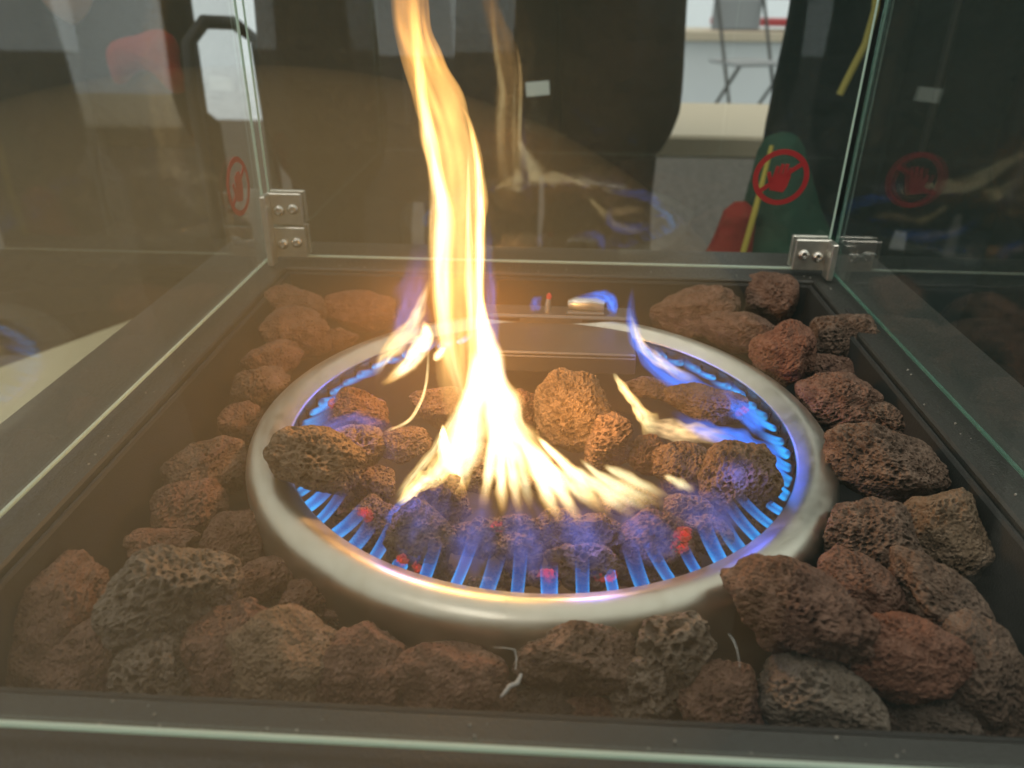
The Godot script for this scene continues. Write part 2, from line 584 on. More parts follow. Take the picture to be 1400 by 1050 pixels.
func build_rocks() -> void:
	rock_bump = noise_tex(21, 0.055, FastNoiseLite.TYPE_CELLULAR, [[0.0, grey(0)], [0.3, grey(.55)], [0.5, grey(.95)], [1.0, grey(1)]], 512, 1)
	var tones := {
		"r": rock_mat(lin(.105, .060, .043), lin(.18, .104, .074), lin(.25, .155, .115), 31),
		"o": rock_mat(lin(.13, .062, .042), lin(.21, .102, .067), lin(.28, .15, .105), 32),
		"b": rock_mat(lin(.095, .063, .046), lin(.175, .117, .086), lin(.25, .175, .13), 33),
		"g": rock_mat(lin(.105, .080, .060), lin(.18, .143, .11), lin(.25, .205, .165), 34),
		"t": rock_mat(lin(.12, .082, .052), lin(.205, .143, .094), lin(.28, .205, .145), 35),
		"d": rock_mat(lin(.060, .044, .034), lin(.11, .082, .064), lin(.165, .126, .102), 36),
	}
	var k := 0
	for r in ROCKS:
		k += 1
		var code: String = r[1]
		var o := put("lava_rock", rock_mesh(k, r[3], r[5], int(r[6] * 1.55)), tones[code[0]])
		o.position = r[2]
		o.rotation_degrees = r[4]
		tag(o, r[0], "lava rock", "lava rocks inside the burner ring" if code[1] == "1" else "lava rocks around the burner ring")
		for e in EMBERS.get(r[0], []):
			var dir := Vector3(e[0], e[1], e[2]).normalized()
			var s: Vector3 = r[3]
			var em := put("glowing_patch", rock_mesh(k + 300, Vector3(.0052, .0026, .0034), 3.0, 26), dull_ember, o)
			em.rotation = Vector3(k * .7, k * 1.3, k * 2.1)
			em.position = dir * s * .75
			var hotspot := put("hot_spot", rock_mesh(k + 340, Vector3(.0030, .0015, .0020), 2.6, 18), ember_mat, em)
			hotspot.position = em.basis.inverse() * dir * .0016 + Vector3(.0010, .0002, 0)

# ------------------------------------------------------------------ flames
func flame_mat(k: float) -> StandardMaterial3D:
	var m := StandardMaterial3D.new()
	m.shading_mode = BaseMaterial3D.SHADING_MODE_UNSHADED
	m.transparency = BaseMaterial3D.TRANSPARENCY_ALPHA
	m.cull_mode = BaseMaterial3D.CULL_DISABLED
	m.vertex_color_use_as_albedo = true
	m.albedo_color = lin(k, k, k)
	return m

const WIDER := {"streak": 1.4, "core": 1.2, "bright": 1.25}
const THIN := {"streak": .12, "core": .16, "bright": .14, "body": .62, "yellow": .5, "pale": .5}
func spline(pts: Array, t: float) -> Vector4:
	var f := t * (pts.size() - 1)
	var k := mini(int(f), pts.size() - 2)
	var u := f - k
	var p0: Vector4 = pts[maxi(k - 1, 0)]
	var p1: Vector4 = pts[k]
	var p2: Vector4 = pts[k + 1]
	var p3: Vector4 = pts[mini(k + 2, pts.size() - 1)]
	return 0.5 * (2.0 * p1 + (p2 - p0) * u + (2.0 * p0 - 5.0 * p1 + 4.0 * p2 - p3) * u * u + (3.0 * p1 - p0 - 3.0 * p2 + p3) * u * u * u)

# A tongue of flame: a hollow tapering body, elliptical in section, thinner gas toward its flanks and ends.
func tongue(pts: Array, kind: String, alpha: float, seed_: int) -> ArrayMesh:
	var rows := 64
	var seg := 28
	var nz := FastNoiseLite.new()
	nz.seed = seed_
	nz.frequency = 1.0
	nz.noise_type = FastNoiseLite.TYPE_SIMPLEX_SMOOTH
	nz.fractal_octaves = 2
	var b := MB.new()
	var list := []
	for k in rows + 1:
		var t := float(k) / rows
		var q := spline(pts, t)
		var q2 := spline(pts, minf(t + .01, 1.0))
		var q0 := spline(pts, maxf(t - .01, 0.0))
		var mid := Vector3(q.x, q.y, q.z)
		var dir := Vector3(q2.x - q0.x, q2.y - q0.y, q2.z - q0.z).normalized()
		var wide := dir.cross(Vector3(0, .35, .94)).normalized()
		var deep := wide.cross(dir).normalized()
		var w: float = maxf(q.w, .0004) * WIDER.get(kind, 1.0)
		var r := []
		for j in seg:
			var a := TAU * j / seg
			var s := cos(a)
			var ragged := 1.0 + .5 * (nz.get_noise_2d(t * 3.6, 7.0) * maxf(s, 0.0) + nz.get_noise_2d(t * 3.6, -7.0) * maxf(-s, 0.0))
			r.append(mid + wide * w * s * ragged + deep * w * .5 * sin(a))
			var streak := nz.get_noise_2d(s * 2.2 + (5.0 if sin(a) > 0.0 else 0.0), t * 1.6)
			var c := Color.WHITE
			var al := 0.0
			var x := clampf(1.0 - s * s, 0.0, 1.0)
			match kind:
				"body":
					var end := smoothstep(0.0, .16, t) * smoothstep(1.0, .5, t)
					al = alpha * (pow(x, .55) * (.75 + .5 * streak)) * end
					c = Color(1.0, .54, .16).lerp(Color(1.0, .42, .08), smoothstep(.35, .85, t))
				"bright":
					var end := smoothstep(0.0, .25, t) * smoothstep(1.0, .55, t)
					al = alpha * pow(x, 1.8) * (.85 + .3 * streak) * end
					c = Color(1.0, .50, .12).lerp(Color(1.0, .80, .38), pow(x, 1.5) * smoothstep(1.0, .3, t))
				"yellow":
					var end := smoothstep(0.0, .3, t) * smoothstep(1.0, .6, t)
					al = alpha * pow(x, 1.1) * (.85 + .5 * streak) * end
					c = Color(1.0, .60, .18).lerp(Color(1.0, .80, .38), pow(x, 2.0))
				"core":
					var end := smoothstep(0.0, .42, t) * smoothstep(1.0, .8, t)
					al = alpha * pow(x, 2.0) * end
					c = Color(1.0, .56, .15).lerp(Color(1.0, .86, .48), smoothstep(.15, .8, x * end))
				"streak":
					var end := smoothstep(0.0, .6, t) * smoothstep(1.0, .8, t)
					al = alpha * pow(x, 2.2) * end * end
					c = Color(1.0, .54, .14).lerp(Color(1.0, .84, .44), smoothstep(.2, .9, x * end))
				"pale":
					var end := smoothstep(0.0, .3, t) * smoothstep(1.0, .5, t)
					al = alpha * pow(x, 1.2) * (.8 + .6 * streak) * end
					c = Color(.85, .56, .26)
				"blue":
					var end := smoothstep(0.0, .2, t) * smoothstep(1.0, .4, t)
					al = alpha * pow(x, 1.0) * (.7 + .7 * streak) * end
					c = Color(.03, .19, .95)
				"violet":
					var end := smoothstep(0.0, .3, t) * smoothstep(1.0, .4, t)
					al = alpha * pow(x, 2.0) * (.8 + .9 * streak) * end
					c = Color(.14, .20, .80)
			b.c.append(Color(c.r, c.g, c.b, clampf(al * THIN.get(kind, 1.0) * (1.0 + (.35 if kind == "streak" else .8) * nz.get_noise_2d(t * 5.5 + 20.0, s * 3.0)), 0.0, 1.0)))
		list.append(r)
	b.rings(list)
	return b.mesh()

func jet_mesh(seed_: int) -> ArrayMesh:
	# a gas jet leaves its port along -z and spreads a little; its lit shell is brightest along its two flanks
	var rng := RandomNumberGenerator.new()
	rng.seed = seed_
	var b := MB.new()
	var list := []
	var long := rng.randf_range(.012, .025)
	var thin := rng.randf_range(.55, 1.1)
	var wide := rng.randf_range(.72, 1.12)
	var rows := 14
	var seg := 20
	for k in rows + 1:
		var t := float(k) / rows
		var w := lerpf(.0030, .0034, t) * wide * (1.0 if t > .04 else .8)
		var r := []
		for j in seg:
			var a := TAU * j / seg
			r.append(Vector3(cos(a) * w, sin(a) * w * .8 + t * t * .004, -long * t))
			var flank := pow(absf(cos(a)), 6.0)
			var al := (.24 + .46 * flank) * smoothstep(0.0, .10, t) * pow(1.0 - t, 1.1) * thin
			var c := Color(.003, .22, .80).lerp(Color(.03, .50, 1.0), flank).lerp(Color(.06, .13, .85), t * .8)
			b.c.append(Color(c.r, c.g, c.b, al))
		list.append(r)
	b.rings(list)
	return b.mesh()

func build_flames() -> void:
	var hot := flame_mat(18.0)
	var warm := flame_mat(5.2)
	var blue := flame_mat(2.5)
	var f := thing("burner_flame", "ring of short blue gas jets pointing inward from the burner", "gas flame")
	var jets := []
	for k in 9: jets.append(jet_mesh(50 + k))
	for k in 62:
		var a := TAU * (k + .5) / 62.0
		if blocked(a): continue
		var o := put("gas_jet", jets[(k * 7 + k / 9) % 9], blue, f)
		o.transform = Transform3D(Basis(Vector3.UP, a + .13 * sin(k * 5.1)) * Basis(Vector3.RIGHT, deg_to_rad(20 + 7 * sin(k * 2.4))), Vector3(JET_R * sin(a), -.0245, JET_R * cos(a)))
	var things := {
		"B": thing("yellow_flame", "tall yellow gas flame rising from a white-hot fan of streaks", "flame"),
		"L": thing("small_flame", "small bright flame licking up at the rear left of the ring", "flame"),
		"R": thing("wispy_flame", "wispy pale flame drifting in from the right jets", "flame"),
		"U": thing("blue_gas_veil", "thin blue and violet veils of burning gas over the rocks", "flame"),
	}
	things["C"] = things["B"]
	var part := {"body": "flame_body", "bright": "bright_edge", "yellow": "yellow_tongue", "core": "white_core", "streak": "flame_streak", "pale": "pale_wisp", "blue": "blue_sheet", "violet": "violet_sheet"}
	var k := 0
	for r in FLAMES:
		k += 1
		var kind: String = r[1]
		var m := hot if kind in ["core", "bright", "streak"] else (blue if kind in ["blue", "violet"] else warm)
		put(part[kind], tongue(r[3], kind, r[2], k), m, things[r[0]])
	# the flame's light on the stones below, from its body and from the foot of the fan
	lamp(things["B"], Vector3(-.045, .065, .002), Color(1.0, .70, .38), .021, .012)
	lamp(things["B"], Vector3(.018, .014, .034), Color(1.0, .72, .42), .0035, .01)
	for q in 7:
		var a := TAU * (q - 2.7) / 8.5
		lamp(f, Vector3(.107 * sin(a), -.004, .107 * cos(a)), Color(.32, .42, 1.0), .001, .01)
	# the pilot's little blue arch
	var p := thing("pilot_flame", "faint blue pilot flame arching over the pilot hood", "flame")
	put("blue_sheet", tongue([Vector4(.047, -0.0122, -.139, .0034), Vector4(.046, -0.0052, -.139, .0042), Vector4(.041, 0.0003, -.139, .0042), Vector4(.030, 0.0013, -.139, .0030), Vector4(.018, -0.0017, -.139, .0015)], "blue", .55, 90), blue, p)
	put("violet_sheet", tongue([Vector4(-.006, -0.0102, -.137, .0034), Vector4(-.006, -0.0032, -.137, .0038), Vector4(-.001, 0.0008, -.137, .0010)], "blue", .2, 91), blue, p)

func lamp(parent: Node3D, at: Vector3, c: Color, energy: float, size: float) -> void:
	var l := SpotLight3D.new()
	l.name = "flame_light"
	l.spot_angle = 84.0
	l.spot_angle_attenuation = .25
	l.spot_range = 8.0
	l.spot_attenuation = 2.0
	l.rotation.x = -PI / 2
	l.light_color = c
	l.light_energy = energy
	l.light_size = size
	l.shadow_enabled = true
	parent.add_child(l, true)
	l.position = at

# ------------------------------------------------------------------ litter
func build_litter() -> void:
	var white := mat(lin(.45, .46, .46), .8)
	white.backlight_enabled = true
	white.backlight = Color(.4, .4, .4)
	var t := thing("white_fibre", "white shred of fibre caught between two rocks at the front", "fibre")
	var b := MB.new()
	b.tube([Vector3(-0.0123, -0.0080, 0.1660), Vector3(-0.0082, -0.0088, 0.1653), Vector3(-0.0053, -0.0095, 0.1651), Vector3(-0.0046, -0.0103, 0.1681), Vector3(-0.0047, -0.0110, 0.1724)], [.0001, .00018, .00022, .00022, .00015], 6)
	put("thread", b.mesh(), white, t)
	b = MB.new()
	b.tube([Vector3(-0.0027, -0.0110, 0.1740), Vector3(-0.0039, -0.0118, 0.1770), Vector3(-0.0063, -0.0125, 0.1777), Vector3(-0.0078, -0.0133, 0.1797), Vector3(-0.0091, -0.0140, 0.1811)], [.0005, .0009, .0008, .0007, .0002], 8)
	put("tuft", b.mesh(), white, t)
	t = thing("thin_fibre", "fine pale fibre stuck to the left end of the biggest rock", "fibre")
	b = MB.new()
	b.tube([Vector3(0.0631, 0.0040, 0.1671), Vector3(0.0646, 0.0027, 0.1688), Vector3(0.0654, 0.0013, 0.1711), Vector3(0.0653, 0.0000, 0.1770)], [.00012, .0003, .00018, .0001], 6)
	put("thread", b.mesh(), white, t)
	var rng := RandomNumberGenerator.new()
	rng.seed = 77
	var specks := MB.new()
	for k in 90:
		var side := rng.randi_range(0, 3)
		var q := Basis(Vector3.UP, side * PI / 2) * Vector3(rng.randf_range(-.2, .2), -.0038, -rng.randf_range(.198, .207))
		specks.box(q, Vector3.ONE * rng.randf_range(.0003, .0009), 0.0, Basis(Vector3(.3, .8, .5).normalized(), rng.randf() * 6.0))
	var sp := put("ash_specks", specks.mesh(), mat(lin(.3, .3, .28), .9))
	tag(sp, "pale specks of ash scattered on the dark frame", "ash", "", "stuff")

# ------------------------------------------------------------------ what stands behind the glass
func make_person(at: Vector3, turn: float, size: float, coat: Color, trousers: Color, label: String, short := false) -> void:
	var t := thing("person", label, "person", at, turn, "people standing round the fire table")
	t.scale = Vector3.ONE * size
	if person_parts.is_empty():
		var skin := []
		var coat_b := []
		var leg_b := []
		var shoe_b := []
		for s in [-1.0, 1.0]:
			var hip := Vector3(s * .095, .93, 0)
			var knee := Vector3(s * .105, .50, .025)
			var ankle := Vector3(s * .11, .09, 0)
			var sh := Vector3(s * .175, 1.40, 0)
			var el := Vector3(s * .215, 1.13, -.05)
			var wr := Vector3(s * .16, .99, .13)
			skin.append_array([[hip, knee, .075, .05], [knee, ankle, .05, .036], [sh, el, .045, .036], [el, wr, .036, .026], [Vector3(0, 1.38, 0), sh, .06, .05], [ankle, Vector3(s * .12, .04, .13), .036, .025]])
			coat_b.append_array([[Vector3(0, 1.37, 0), sh, .10, .085], [sh, el, .080, .066], [el, wr, .066, .058], [Vector3(s * .08, 1.30, .01), Vector3(s * .085, 1.02, 0), .125, .13], [Vector3(s * .08, 1.05, .01), Vector3(s * .085, .74, 0), .128, .14]])
			leg_b.append_array([[hip, knee, .105, .085], [knee, ankle + Vector3(0, .03, 0), .085, .072]])
			shoe_b.append_array([[ankle + Vector3(0, -.03, -.02), Vector3(s * .12, .04, .15), .05, .042]])
		skin.append_array([[Vector3(0, .95, 0), Vector3(0, 1.34, 0), .11, .10], [Vector3(0, 1.40, 0), Vector3(0, 1.52, .01), .052, .05], [Vector3(0, 1.57, .02), Vector3(0, 1.66, .0), .070, .088], [Vector3(0, 1.60, .095), Vector3(0, 1.575, .115), .012, .016]])
		coat_b.append_array([[Vector3(0, 1.40, -.01), Vector3(0, 1.47, 0), .085, .075]])
		person_parts = [net(skin, .02, .03), net(coat_b, .022, .04), net(coat_b.filter(func(b): return b[1].y > .9), .022, .04), net(leg_b, .02, .03), net(shoe_b, .016, .02), net([[Vector3(0, 1.62, -.035), Vector3(0, 1.69, -.01), .085, .088]], .02, .02)]
	put("body", person_parts[0], mat(lin(.42, .25, .17), .6), t)
	put("coat", person_parts[2 if short else 1], cloth(coat), t)
	put("trousers", person_parts[3], cloth(trousers), t)
	put("shoes", person_parts[4], mat(lin(.02, .02, .02), .5), t)
	for s in [-1.0, 1.0]:
		put("pocket_flap", bx(Vector3(s * .12, .98, .135), Vector3(.13, .035, .02), .008, Basis(Vector3.BACK, -s * .25) * Basis(Vector3.UP, s * .45)), cloth(coat * 1.25), t)
	put("zip", bx(Vector3(0, 1.06 if not short else 1.15, .118), Vector3(.012, .62 if not short else .4, .02), .004), mat(lin(.05, .045, .04), .4, .6), t)
	put("hair", person_parts[5], mat(lin(.03, .02, .015), .6), t)
var person_parts := []

func cloth(c: Color) -> StandardMaterial3D:
	var m := tri(mat(c, .95), 3.0)
	m.metallic_specular = .12
	m.heightmap_enabled = true
	m.heightmap_scale = 1.6
	m.heightmap_texture = cloth_bump
	return m
var cloth_bump: NoiseTexture2D

func put_added_case() -> void:  # case added to darken the bright gap beyond the right pane
	var c := thing("added_black_case", "added black case hiding the bright ground beyond the right glass pane", "case", Vector3(.80, FLOOR_Y, -1.0), -.3)
	put("case_body", bx(Vector3(0, .24, 0), Vector3(.62, .48, .42), .02), mat(lin(.012, .012, .012), .6), c)
	put("lid", bx(Vector3(0, .52, 0), Vector3(.63, .07, .43), .02), mat(lin(.014, .014, .014), .6), c)
	put("handle", bx(Vector3(0, .42, .22), Vector3(.16, .025, .03), .006), mat(lin(.02, .02, .02), .5), c)

func build_background() -> void:
	cloth_bump = noise_tex(61, 0.012, FastNoiseLite.TYPE_SIMPLEX_SMOOTH, [[0.0, grey(0)], [1.0, grey(1)]], 256, 4)
	var g := MeshInstance3D.new()
	g.name = "ground"
	var pm := PlaneMesh.new()
	pm.size = Vector2(120, 120)
	g.mesh = pm
	var gm := tri(mat(Color.WHITE, .85), .4)
	gm.albedo_texture = noise_tex(71, 0.02, FastNoiseLite.TYPE_SIMPLEX_SMOOTH, [[0.0, lin(.50, .56, .62)], [0.5, lin(.66, .73, .80)], [1.0, lin(.74, .80, .86)]], 512, 5)
	g.material_override = gm
	g.position.y = FLOOR_Y
	tag(g, "pale snowy ground stretching away behind the tables", "", "", "structure")
	add_child(g)
	var fl := tri(mat(Color.WHITE, .8), 1.4)
	fl.metallic_specular = .25
	fl.albedo_texture = noise_tex(72, 0.03, FastNoiseLite.TYPE_SIMPLEX_SMOOTH, [[0.0, lin(.04, .036, .031)], [0.5, lin(.075, .068, .06)], [1.0, lin(.12, .11, .10)]], 512, 5)
	var path := put("paving", bx(Vector3(0, FLOOR_Y + .002, 3.0), Vector3(24, .012, 17), .004), fl)
	tag(path, "trodden grey-brown paving round the fire table", "", "", "structure")
	make_person(Vector3(-.21, FLOOR_Y, -.88), .1, 1.0, lin(.026, .016, .010), lin(.016, .012, .010), "person in a dark brown coat standing right behind the tall flame")
	make_person(Vector3(-.02, FLOOR_Y, -1.02), -.1, 1.03, lin(.034, .018, .011), lin(.018, .013, .011), "person in a reddish brown coat beside the gap that shows the white table")
	make_person(Vector3(.53, FLOOR_Y, -.82), -.4, .98, lin(.010, .010, .010), lin(.017, .021, .026), "person in black behind the red no-touch sign")
	make_person(Vector3(.74, FLOOR_Y, -.56), -.9, 1.02, lin(.012, .007, .006), lin(.007, .007, .007), "person in a dark maroon coat beyond the right glass pane")
	make_person(Vector3(-.84, FLOOR_Y, -1.10), .5, 1.0, lin(.07, .066, .056), lin(.016, .013, .011), "person in a pale grey jacket beyond the left glass pane", true)
	make_person(Vector3(.17, FLOOR_Y, .66), PI - .1, 1.08, lin(.012, .012, .013), lin(.012, .012, .013), "person in black standing on the near side, mirrored in the glass")
	make_person(Vector3(-.46, FLOOR_Y, 1.25), PI + .3, 1.0, lin(.020, .016, .012), lin(.012, .012, .012), "added person in a dark coat farther back on the near side, dimming the glass reflections")  # unseen figure added to keep bright ground out of the reflections
	make_person(Vector3(.62, FLOOR_Y, .52), -PI / 2 - .6, 1.0, lin(.014, .013, .012), lin(.012, .012, .012), "added person in dark clothes blocking light at the near right corner of the table")  # unseen figure added to shade the right side and darken the front pane
	# white table in the gap
	put_added_case()
	var t := thing("folding_table", "white folding table with a beige edge, seen in the gap between two people", "table", Vector3(.42, FLOOR_Y, -1.55))
	put("table_top", bx(Vector3(0, .63, 0), Vector3(.9, .045, .5), .006), mat(lin(.55, .47, .33), .5), t)
	for x in [-.4, .4]:
		for z in [-.2, .2]:
			var b := MB.new()
			b.tube([Vector3(x, .61, z), Vector3(x * 1.05, .0, z * 1.1)], .014, 8)
			put("leg", b.mesh(), chrome_dull, t)
	t = thing("folding_chair", "light metal folding chair on the pale ground behind the white table", "chair", Vector3(1.35, FLOOR_Y, -5.6), .4)
	put("seat", bx(Vector3(0, .44, 0), Vector3(.40, .025, .38), .008), mat(lin(.32, .34, .36), .6), t)
	put("backrest", bx(Vector3(0, .74, -.20), Vector3(.40, .20, .025), .008), mat(lin(.32, .34, .36), .6), t)
	for x in [-.19, .19]:
		for z in [[.18, -.18], [-.18, .2]]:
			var b := MB.new()
			b.tube([Vector3(x, .43 if z[0] > 0 else .84, z[0]), Vector3(x, .0, z[1])], .012, 8)
			put("leg", b.mesh(), mat(lin(.06, .06, .06), .5), t)
	# a display counter far off
	t = thing("market_counter", "pale market counter with a red stripe far behind the white table", "counter", Vector3(1.55, FLOOR_Y, -6.6))
	put("front_panel", bx(Vector3(0, .27, 0), Vector3(1.5, .52, .5), .01), mat(lin(.62, .66, .68), .6), t)
	put("counter_top", bx(Vector3(0, .565, .02), Vector3(1.56, .07, .58), .008), mat(lin(.58, .50, .38), .5), t)
	put("red_stripe", bx(Vector3(.15, .66, .05), Vector3(.9, .05, .3), .006), mat(lin(.45, .05, .06), .6), t)
	# bag
	t = thing("cloth_bag", "green cloth bag with a yellow trim and red side behind the no-touch sign", "bag", Vector3(.250, FLOOR_Y + .36, -.62), -.15)
	put("green_panel", net([[Vector3(.03, .38, -.03), Vector3(.055, .22, -.03), .03, .075], [Vector3(.055, .22, -.03), Vector3(.03, .05, -.03), .075, .05]], .012, .03), cloth(lin(.02, .055, .035)), t)
	put("red_panel", net([[Vector3(-.012, .31, .01), Vector3(-.022, .22, .01), .022, .034], [Vector3(-.022, .22, .01), Vector3(-.01, .04, .01), .034, .040]], .012, .03), cloth(lin(.22, .025, .02)), t)
	var bb := MB.new()
	bb.tube([Vector3(.012, .40, .02), Vector3(.002, .33, .045), Vector3(-.008, .26, .055)], [.0025, .0035, .0035], 8)
	put("yellow_trim", bb.mesh(), mat(lin(.40, .33, .04), .7), t)
	# cord
	bb = MB.new()
	bb.tube([Vector3(.345, .24, -.62), Vector3(.349, .20, -.62), Vector3(.354, .165, -.62), Vector3(.351, .13, -.62), Vector3(.341, .10, -.62), Vector3(.333, .075, -.62)], .0042, 8)
	var o := put("hanging_rope", bb.mesh(), mat(lin(.30, .26, .05), .7))
	tag(o, "yellow cord hanging down before the person in black", "cord")
	# paper tag
	o = put("paper_tag", bx(Vector3.ZERO, Vector3(.028, .016, .0012), .0003, Basis(Vector3.BACK, .1)), mat(lin(.62, .68, .62), .7))
	o.position = Vector3(-.018, .075, -.632)
	tag(o, "small white paper tag hanging before the brown coats", "paper tag")
	# left: dark chair with a padded tube arm
	t = thing("padded_chair", "dark outdoor chair with a black padded tube arm beyond the left rear corner", "chair", Vector3(-.60, FLOOR_Y, -.98), .35)
	put("seat", bx(Vector3(-.16, .46, 0), Vector3(.44, .10, .46), .03), cloth(lin(.02, .018, .015)), t)
	put("backrest", bx(Vector3(-.18, .54, -.20), Vector3(.42, .34, .08), .03), cloth(lin(.022, .019, .016)), t)
	bb = MB.new()
	bb.tube([Vector3(.02, .30, .14), Vector3(.015, .78, .16), Vector3(.020, .845, .15), Vector3(.045, .872, .13), Vector3(.085, .868, .08), Vector3(.115, .84, .02), Vector3(.118, .70, -.02), Vector3(.12, .30, -.05)], .010, 12)
	put("arm_tube", bb.mesh(), mat(lin(.008, .008, .008), .6), t)
	for q in [Vector3(.03, .2, .18), Vector3(-.36, .2, .18), Vector3(.03, .2, -.2), Vector3(-.36, .2, -.2)]:
		var b := MB.new()
		b.tube([q + Vector3(0, .22, 0), q - Vector3(0, .2, 0)], .013, 8)
		put("leg", b.mesh(), black_metal, t)
	o = put("red_scarf", net([[Vector3(-.04, 0, 0), Vector3(.02, .012, 0), .020, .026], [Vector3(.02, 0, .01), Vector3(.045, -.035, .02), .022, .016], [Vector3(-.03, .0, .01), Vector3(-.05, -.03, .0), .018, .012]], .008, .02), cloth(lin(.22, .022, .014)))
	o.position = Vector3(-.60, .085, -.86)
	tag(o, "red woollen scarf held by the person in the pale grey jacket", "scarf")
	# cream bench at the left
	t = thing("cream_bench", "cream bench top beyond the left edge of the fire table", "bench", Vector3(-.669, FLOOR_Y, -.281), -.50)
	put("seat", bx(Vector3(0, .44, .1), Vector3(.38, .04, 1.15), .006), mat(lin(.60, .55, .36), .55), t)
	for z in [-.36, .56]: put("leg", bx(Vector3(0, .21, z), Vector3(.32, .42, .05), .006), mat(lin(.45, .41, .28), .6), t)

# ------------------------------------------------------------------ start
func _ready() -> void:
	var cam := Camera3D.new()
	cam.name = "camera"
	cam.position = Vector3(.0019, .1886, .3544)
	cam.rotation = Vector3(-.4783, .0477, .0101)
	cam.fov = 52.62
	cam.near = .01
	cam.far = 200.0
	var ca := CameraAttributesPhysical.new()
	ca.frustum_focal_length = 24.27
	ca.frustum_focus_distance = .375
	ca.exposure_aperture = 8.5
	ca.frustum_near = .01
	ca.frustum_far = 200.0
	cam.attributes = ca
	add_child(cam)
	cam.current = true

	var sky := ProceduralSkyMaterial.new()
	sky.sky_top_color = lin(.92, .96, .86)
	sky.sky_horizon_color = lin(.64, .68, .64)
	sky.sky_curve = .2
	sky.ground_bottom_color = lin(.2, .2, .2)
	sky.ground_horizon_color = lin(.45, .47, .48)
	var env := Environment.new()
	env.background_mode = Environment.BG_SKY
	env.sky = Sky.new()
	env.sky.sky_material = sky
	env.tonemap_mode = Environment.TONE_MAPPER_LINEAR
	env.tonemap_exposure = 1.12
	env.sdfgi_enabled = true
	env.ssao_enabled = true
	env.ssil_enabled = true
	env.volumetric_fog_enabled = true
	env.volumetric_fog_density = 0.0
	var we := WorldEnvironment.new()
	we.name = "world_environment"
	we.environment = env
	add_child(we)
	var sun := DirectionalLight3D.new()
	sun.name = "overcast_sun"
	sun.light_color = Color(1.0, .97, .92)
	sun.light_energy = .2
	sun.light_angular_distance = 20.0
	sun.shadow_enabled = true
	sun.rotation_degrees = Vector3(-62, -35, 0)
	add_child(sun)

	make_materials()
	pilot_metal = tri(mat(lin(.20, .185, .17), .42, .7), 10.0)
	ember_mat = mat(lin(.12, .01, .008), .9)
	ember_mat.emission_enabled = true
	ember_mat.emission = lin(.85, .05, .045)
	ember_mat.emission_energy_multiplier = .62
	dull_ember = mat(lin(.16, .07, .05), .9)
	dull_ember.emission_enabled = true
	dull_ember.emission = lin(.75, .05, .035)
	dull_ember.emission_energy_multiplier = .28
	build_table()
	build_guard()
	build_background()
	build_burner()
	build_rocks()
	build_flames()
	build_litter()

	var fog := FogVolume.new()  # haze volume added to stand in for a veil of lens glare
	fog.name = "glare_haze"
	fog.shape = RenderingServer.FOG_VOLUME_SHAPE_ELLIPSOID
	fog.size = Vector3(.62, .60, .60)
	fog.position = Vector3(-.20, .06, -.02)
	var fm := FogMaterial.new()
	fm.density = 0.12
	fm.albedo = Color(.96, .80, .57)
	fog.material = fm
	tag(fog, "thin warm smoke added for lens glare over the left part of the tray", "haze", "", "stuff")
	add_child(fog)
	var inner: FogVolume = fog.duplicate()  # denser added haze for the same glare veil
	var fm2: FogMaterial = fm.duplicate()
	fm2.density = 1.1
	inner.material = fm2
	inner.name = "glare_haze_001"
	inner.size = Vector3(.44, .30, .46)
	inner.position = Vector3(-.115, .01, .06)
	tag(inner, "thicker warm smoke added for lens glare low over the left side of the ring", "haze", "", "stuff")
	add_child(inner)

